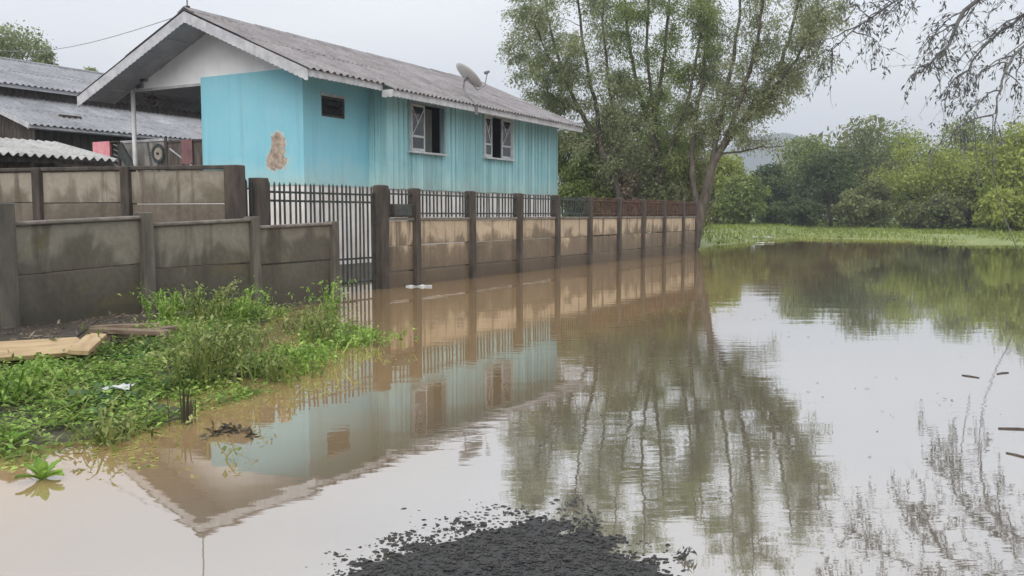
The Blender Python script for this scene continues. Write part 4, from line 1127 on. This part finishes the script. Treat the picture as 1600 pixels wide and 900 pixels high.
cover('weed_cover', pts, LEAF['weed_dark'], 8, .08, .5, .06, 'dark green broad-leaved weeds among the bright ones on the bank', lambda p: not_boards(p) & (np.sin(p[:,0]*2.3+1)*np.cos(p[:,1]*1.9) > .25))
pts = land_pts(8000, -6, -1.6, 3.4, 12.8, -.05)
cover('grass_cover', pts, LEAF['grass'], 4, .13, .07, .04, 'fine grass blades sprouting through the weeds on the bank', not_boards)
# far bank grass tufts
fx = rng.uniform(9, 60, 60000); fy = rng.uniform(36, 100, 60000); fz = terrain_z(fx, fy); k = (fz > -.03)
fx, fy, fz = fx[k], fy[k], fz[k]
D = rng.normal(size=(len(fx),3))*.5 + np.array([0,0,1])
tag(link('bank_grass', leaves_mesh('bank_grass', np.stack([fx,fy,fz],-1), D, rng.uniform(.1,.3,len(fx)), rng.uniform(.03,.08,len(fx))), leaf_mat('bank_grass_blade', (.11,.15,.025), (.19,.24,.045), (.29,.33,.09), .3)), 'short green grass on the far bank', 'grass', None, 'stuff')

def grass_clump(base, h, n, spread, mat, label, lw=.008, name='grass_clump', lean=.85, leafy=0, cat='grass'):
    """clump of arching blades, each a bent three-piece ribbon"""
    root_z = float(terrain_z(np.array([base[0]]), np.array([base[1]]))[0])
    b = np.array([base[0], base[1], max(root_z, -.05)])
    mb = MB(); rn = []
    P = []; D = []
    for _ in range(n):
        a = rng.uniform(0, 2*math.pi); r = abs(rng.normal()) * spread
        s = np.array([math.cos(a)*r, math.sin(a)*r, -.02]); hh = h * rng.uniform(.5, 1.1)
        a2 = a + rng.normal()*.8; dirv = np.array([math.cos(a2), math.sin(a2), 0]); side = np.array([-dirv[1], dirv[0], 0]) * lw * rng.uniform(.6,1.3)
        le = lean * rng.uniform(.3, 1.4) * hh
        c = [s, s + dirv*le*.18 + [0,0,hh*.45], s + dirv*le*.55 + [0,0,hh*.85], s + dirv*le*1.1 + [0,0,hh*rng.uniform(.75,1.05)]]
        q = len(mb.v)
        for i, w_ in enumerate((.6, 1.0, .7)): mb.v += [tuple(c[i]-side*w_), tuple(c[i]+side*w_)]
        mb.v.append(tuple(c[3])); mb.f += [(q,q+1,q+3,q+2),(q+2,q+3,q+5,q+4),(q+4,q+5,q+6)]
        rv = rng.random(); rn += [rv]*7
        for _ in range(leafy):
            f = rng.uniform(.15,1.0); i = min(2, int(f*3)); P.append(c[i] + (c[i+1]-c[i])*(f*3-i)); D.append(rng.normal(size=3)+[0,0,.2])
    me = bpy.data.meshes.new(name); me.from_pydata(mb.v, [], mb.f)
    at = me.attributes.new('rnd','FLOAT','POINT'); at.data.foreach_set('value', np.array(rn, np.float32))
    if leafy:
        root = empty(name, b)
        tag(link('stem', me, mat, root), None, None, None, 'stuff'); k = len(P); L = rng.uniform(.03,.075,k)
        link('foliage', leaves_mesh('foliage', np.array(P) + rng.normal(size=(k,3))*.015, np.array(D), L, L*rng.uniform(.25,.5,k), rng.normal(size=(k,3))*.5+[0,0,1], .2), LEAF['weed' if mat is LEAF['weed'] else 'straw'], root)
        return tag(root, label, cat)
    o = link(name, me, mat); o.location = tuple(b)
    return tag(o, label, cat)
grass_clump(at_z(318,600), .56, 60, .22, LEAF['grass'], 'tall yellow-green grass clump rising in front of the concrete post', leafy=14)
grass_clump(at_z(345,580), .42, 50, .2, LEAF['grass'], 'bushy grass clump leaning over the water beside the tallest clump', leafy=12)
grass_clump(at_z(385,560), .45, 40, .15, LEAF['grass'], 'arching grass with white tips against the dark low wall', leafy=10)
grass_clump(at_z(505,540), .50, 34, .13, LEAF['grass'], 'leafy green clump at the tip of the bank near the gate', leafy=12, cat='weed')
grass_clump(at_z(470,575), .27, 46, .2, LEAF['weed'], 'low leafy clump hanging into the water before the gate', leafy=14, cat='weed')
grass_clump(at_z(560,540), .22, 40, .25, LEAF['weed'], 'small floating weeds drifting off the tip of the bank', leafy=9, cat='weed')
grass_clump(at_z(610,528), .12, 22, .18, LEAF['weed'], 'farthest scrap of weeds floating beyond the bank tip', leafy=6, cat='weed')
grass_clump(at_z(430,595), .30, 40, .18, LEAF['grass'], 'short grass tuft at the water line below the leafy clumps', leafy=8)
grass_clump(at_z(262,522), .40, 40, .18, LEAF['weed'], 'leafy tangle growing over the end of the scrap pile', leafy=12, cat='weed')
grass_clump(at_z(322,520), .52, 46, .2, LEAF['grass'], 'tall tangle of weeds against the low wall beyond the scrap pile', leafy=12)
grass_clump(at_z(372,512), .44, 40, .16, LEAF['weed'], 'leafy weeds crowding the foot of the narrow wall post', leafy=12, cat='weed')
grass_clump(at_z(515,512), .62, 26, .10, LEAF['weed'], 'tallest leafy stalk at the end of the low wall, right before the gate', leafy=16, cat='weed', lean=.3)
grass_clump(at_z(470,520), .36, 40, .18, LEAF['straw'], 'straw-green weeds rooted in the water by the last wall panel', leafy=10, cat='weed')
grass_clump(at_z(292,662), .36, 14, .07, LEAF['dead'], 'dark dead reeds standing in the water at the bank edge', lw=.011, name='dead_reeds', lean=.12, cat='reeds')
grass_clump(at_z(20,640), .28, 40, .2, LEAF['weed'], 'pale leafy tuft on the bank below the pine board', leafy=14, cat='weed')
grass_clump(at_z(170,690), .20, 40, .25, LEAF['grass'], 'sparse grass tuft trailing into the brown water', leafy=8)
def broadleaf(base, n, ll, label):
    root_z = float(terrain_z(np.array([base[0]]), np.array([base[1]]))[0])
    root = empty('broadleaf_weed', (base[0], base[1], max(root_z, -.03)))
    for k in range(n):
        a = 2*math.pi*k/n + rng.normal()*.3; L = ll*rng.uniform(.7,1.2); W_ = L*.3; el = rng.uniform(.5,1.35)
        mb = MB(); c = math.cos(el); s = math.sin(el)
        prof = [(0,.12),(.3,.85),(.6,1.0),(.85,.5),(1,.02)]
        for t, w_ in prof:
            z = L*t*s - L*.35*t*t; x_ = L*t*c
            mb.v += [(x_, -W_*w_*.5, z + .012), (x_, 0, z), (x_, W_*w_*.5, z + .012)]
        for i in range(len(prof)-1):
            q = 3*i; mb.f += [(q,q+1,q+4,q+3),(q+1,q+2,q+5,q+4)]
        me = bpy.data.meshes.new('leaf'); me.from_pydata(mb.v, [], mb.f)
        at = me.attributes.new('rnd','FLOAT','POINT'); at.data.foreach_set('value', np.full(len(mb.v), rng.uniform(.1,.6), np.float32))
        o = link('leaf', me, LEAF['weed'], root); o.rotation_euler = (0,0,a); o.location = (0,0,.02)
    return tag(root, label, 'weed')
broadleaf(at_z(66,748), 17, .16, 'broad-leaved bright weed standing alone at the near water edge')
broadleaf(at_z(20,700), 11, .13, 'smaller broad-leaved weed beside the lone bright one')
broadleaf(at_z(540,540), 12, .15, 'pale broad-leaved weed at the tip of the bank')
broadleaf(at_z(110,655), 8, .16, 'broad-leaved weed amid the bright green carpet')

# ------------------------------------------------------------------ boards, poles and litter
def board(name, p0, p1, w, t, mat, label, cat='board', tilt=0.0, parent=None):
    p0 = np.array(p0, float); p1 = np.array(p1, float); d = p1 - p0; L = np.linalg.norm(d)
    o = MB().box(-L/2, L/2, -w/2, w/2, -t/2, t/2).build(name, mat, parent)
    bevel(o, .004)
    o.location = tuple((p0+p1)/2); o.rotation_euler = (tilt, -math.asin(d[2]/L), math.atan2(d[1], d[0]))
    return tag(o, label, cat) if label else o
g0 = lambda px, py, z: at_z(px, py, z)
pine = empty('pine_board', g0(60,548,.22))
pb = [g0(-60,553,.30), g0(135,540,.24)]
q0 = np.array(pine.location)
board('plank', pb[0]-q0, pb[1]-q0, .34, .04, MAT['pine_board'], None, parent=pine, tilt=.28)
e0 = g0(122,551,.26); e1 = g0(152,524,.30)
board('end_piece', e0-q0, e1-q0, .16, .04, MAT['pine_board'], None, parent=pine, tilt=0.1)
board('underside_batten', pb[0]-q0-[0,0,.12], pb[1]-q0-[0.05,0,.12], .12, .10, MAT['old_board'], None, parent=pine)
board('support', g0(20,566,.10)-q0, g0(120,556,.10)-q0, .14, .12, MAT['old_board'], None, parent=pine)
tag(pine, 'pale new pine board with a short end piece lying before the low wall', 'board')
for i, (a, b_, w, z, lab) in enumerate((((146,516),(262,520),.13,.20,'grey-brown board lying topmost on the scrap pile'),((165,528),(272,512),.12,.14,'dark board crossing under the scrap pile'),((150,522),(270,525),.18,.07,'bottom board of the scrap pile by the concrete post'),((140,512),(250,508),.10,.12,'thin board along the wall behind the scrap pile'))):
    z += .10
    board('scrap_board', g0(*a,z), g0(*b_,z), w, .045, MAT['old_board'], lab)
tag(MB().tube([g0(118,528,.12), g0(152,500,.30)], .014, 6).build('dark_rod', MAT['post']), 'thin dark rod leaning between the pine board and the scrap pile', 'rod')
tag(MB().tube([g0(-60,590,.06), g0(30,585,.08), g0(120,570,.09)], [.07,.065,.05], 10).build('grey_log', MAT['bark_grey'], None, True), 'grey log lying on the mud under the pine board', 'log')
def lump(name, p, r, mat, label, cat, sq=.5, seed=0):
    import bmesh
    bm = bmesh.new(); bmesh.ops.create_icosphere(bm, subdivisions=2, radius=1)
    rr = np.random.default_rng(seed)
    for v in bm.verts: v.co = Vector((v.co.x*r, v.co.y*r*.8, v.co.z*r*sq)) * float(rr.uniform(.75,1.2))
    me = bpy.data.meshes.new(name); bm.to_mesh(me); bm.free()
    o = link(name, me, mat); o.location = tuple(p); return tag(o, label, cat)
stone = simple('pale_stone', (.34,.32,.27), (.5,.47,.4), .8, 10, (1,1,1), .4)
lump('stone', g0(2,578,.12), .16, stone, 'pale stone at the end of the pine board', 'stone', .6, 1)
lump('stone', g0(172,535,.10), .09, stone, 'small pale stone beside the pine board end piece', 'stone', .6, 2)
def litter(name, p, w, h, mat, label, seed):
    rr = np.random.default_rng(seed); mb = MB(); n = 6
    for i in range(n):
        for j in range(n): mb.v.append(((i/(n-1)-.5)*w + rr.normal()*.006, (j/(n-1)-.5)*h + rr.normal()*.006, abs(rr.normal())*.02))
    for i in range(n-1):
        for j in range(n-1): q = i*n+j; mb.f.append((q,q+1,q+n+1,q+n))
    o = mb.build(name, mat); o.location = tuple(p)
    m_ = o.modifiers.new('thick','SOLIDIFY'); m_.thickness = .003
    return tag(o, label, 'litter')
litter('plastic_scrap', g0(185,607,.12), .2, .12, MAT['plastic_white'], 'white plastic scrap among the bright weeds', 1)
litter('plastic_bag', g0(60,603,.06), .28, .14, simple('blue_grey_plastic', (.14,.18,.22), (.25,.30,.34), .35, 8), 'blue-grey plastic bag in the mud below the grey log', 2)
litter('plastic_scrap', g0(655,448,.0), .5, .05, MAT['plastic_white'], 'white foam strip floating at the foot of the long wall', 3)
litter('plastic_scrap', at_z(1190,371,.12), 1.3, .5, MAT['plastic_white'], 'white scrap lying on the edge of the far grassy bank', 4)
litter('plastic_scrap', at_z(1195,380,.02), .9, .2, MAT['plastic_white'], 'pale scrap floating just off the far grassy bank', 5)
# drift of dead leaves and chips on the mud by the wall
x_ = rng.uniform(-6.5,-3.6,2600); y_ = rng.uniform(7.0,12.5,2600); z_ = terrain_z(x_, y_); k = z_ > 0
pd = np.stack([x_[k],y_[k],z_[k]+.006],-1); pd = pd[(pd-FRONT)@V < -.1]; n = len(pd)
tag(link('mud_litter', leaves_mesh('mud_litter', pd, rng.normal(size=(n,3))*[1,1,.25], rng.uniform(.03,.13,n), rng.uniform(.012,.035,n), rng.normal(size=(n,3))*.3+[0,0,1]), LEAF['rusty']), 'dead leaves and wood chips littering the mud by the low wall', 'litter', None, 'stuff')
# dark sprigs added in place of leaf reflections round the gravel
def sprig(base, h, n, label):
    b = np.array([base[0], base[1], 0.0]); root = empty('reflection_sprig', b); st = MB(); P = []; D = []
    for _ in range(n):
        a = rng.uniform(0,6.28); pth = branch([0,0,-.04], [math.cos(a)*.5, math.sin(a)*.5, 1.0], h*rng.uniform(.6,1.1), .7, .15, 5)
        st.tube(pth, np.linspace(.004,.0015,6), 4)
        for q in pth[2:]:
            for _ in range(4): P.append(q + rng.normal(size=3)*.008); D.append(rng.normal(size=3) + [0,0,-.4])
    st.build('stem', MAT['bark_grey'], root)['kind'] = 'stuff'
    k = len(P); link('foliage', leaves_mesh('foliage', np.array(P), np.array(D), rng.uniform(.02,.045,k), .012), LEAF['grey'], root)
    return tag(root, label, 'sprig')
sprig(at_z(930,826), .16, 5, 'dark leafy sprig added for a reflection in the water behind the gravel')
sprig(at_z(885,790), .12, 4, 'smaller dark sprig added for a reflection beyond the gravel crown')
sprig(at_z(1072,876), .10, 3, 'dark sprig added for a reflection off the sloping side of the gravel')
# floating twigs and leaves
TW = [((1560,669),(1625,672),.008,'dark stick floating alone on the bright water'),((1572,707),(1610,716),.006,'shorter stick floating beside the dark one'),
 ((1503,586),(1530,590),.007,'little twig floating far out beneath the hanging vines'),((1558,584),(1576,582),.008,'curled leaf floating past the little twig')]
for a, b_, r, lab in TW:
    p0_, p1_ = at_z(*a, .004), at_z(*b_, .004)
    tag(MB().tube([p0_, (p0_+p1_)/2 + np.array([0,.012,0]), p1_], [r*.7, r, r*.6], 6).build('floating_twig', MAT['dark_wood']), lab, 'twig', 'twigs floating on the flood')
P = []; D = []
for k in range(90):
    f = rng.random(); a = at_z(322 + 75*f, 684 - 12*math.sin(f*3) + rng.normal()*3); P.append(a + [0,0,.006]); D.append(rng.normal(size=3)*[1,1,.25])
tag(link('floating_sprig', leaves_mesh('floating_sprig', np.array(P), np.array(D), .06, .02), LEAF['dead']), 'dark leafy sprig floating on brown water past the dead reeds', 'sprig')
P = []; D = []
for k in range(60):
    a = at_z(rng.uniform(130,245), rng.uniform(675,735)); P.append(a + [0,0,.005]); D.append(rng.normal(size=3)*[1,1,.1])
tag(link('floating_leaves', leaves_mesh('floating_leaves', np.array(P), np.array(D), .05, .022, np.tile([0,0,1.],(60,1))), LEAF['lime']), 'pale leaves scattered on the brown water off the bank', 'leaves', None, 'stuff')
n = 420
fx = np.concatenate([rng.uniform(-1.5, 8, n//2), rng.normal(size=n//2)*.5 + rng.choice([.8,3.2,5.5,1.9], n//2)]); fy = np.concatenate([rng.uniform(4.3, 18, n//2), rng.normal(size=n//2)*.7 + rng.choice([6.5,9.5,13.,16.], n//2)])
k = (terrain_z(fx, fy) < -.1) & (((np.stack([fx,fy,fx*0],-1) - FENCE) @ V) < -.2)
fp = np.stack([fx[k], fy[k], np.full(k.sum(), .004)], -1); n = len(fp)
tag(link('floating_litter', leaves_mesh('floating_litter', fp, rng.normal(size=(n,3))*[1,1,.05], rng.uniform(.015,.06,n), rng.uniform(.006,.018,n), np.tile([0,0,1.],(n,1)) + rng.normal(size=(n,3))*.05), LEAF['dead']), 'specks of leaf litter adrift on the flood', 'litter', None, 'stuff')
# gravel of the road crown
import bmesh
bm = bmesh.new(); bmesh.ops.create_icosphere(bm, subdivisions=1, radius=1)
sv = np.array([v.co[:] for v in bm.verts]); sfc = np.array([[v.index for v in f_.verts] for f_ in bm.faces]); bm.free()
gp_ = []
x_ = rng.uniform(-1.5,1.5,30000); y_ = rng.uniform(2.9,4.35,30000); z_ = terrain_z(x_, y_)
k = (z_ > rng.uniform(-.013, .006, len(z_))); x_, y_, z_ = x_[k], y_[k], z_[k]
n = len(x_); sz = .0022 + .0085 * rng.random(n) ** 2.5 + (rng.random(n) < .02) * .007
V_ = sv[None]*(sz[:,None,None]*rng.uniform(.6,1.4,(n,1,3))*np.array([1.2,1.0,.6]))*rng.uniform(.8,1.2,(n,len(sv),1)) + np.stack([x_,y_,z_+sz*.2],-1)[:,None]
F_ = (sfc[None] + (np.arange(n)*len(sv))[:,None,None]).reshape(-1,3)
grm = bpy.data.meshes.new('gravel'); grm.from_pydata(V_.reshape(-1,3).tolist(), [], F_.tolist())
tag(link('gravel', grm, simple('dark_wet_gravel', (.006,.006,.006), (.040,.038,.035), .3, 26, (1,1,1), .2, spec=.3)), 'dark wet gravel breaking the water surface', 'gravel', None, 'stuff')

# ------------------------------------------------------------------ damp air
hz = MB().box(-1560, 1560, -60, 1560, -1.6, 150).build('haze', None)
hm_ = bpy.data.materials.new('damp_air'); hm_.use_nodes = True; nt = hm_.node_tree; nt.nodes.clear()
ho = nt.nodes.new('ShaderNodeOutputMaterial'); pv = nt.nodes.new('ShaderNodeVolumePrincipled')
pv.inputs['Color'].default_value = (.86,.92,1,1); pv.inputs['Density'].default_value = .0009; pv.inputs['Anisotropy'].default_value = .2
nt.links.new(pv.outputs[0], ho.inputs['Volume'])
hz.data.materials.append(hm_)
tag(hz, 'thin damp air over the flooded valley', None, None, 'stuff')
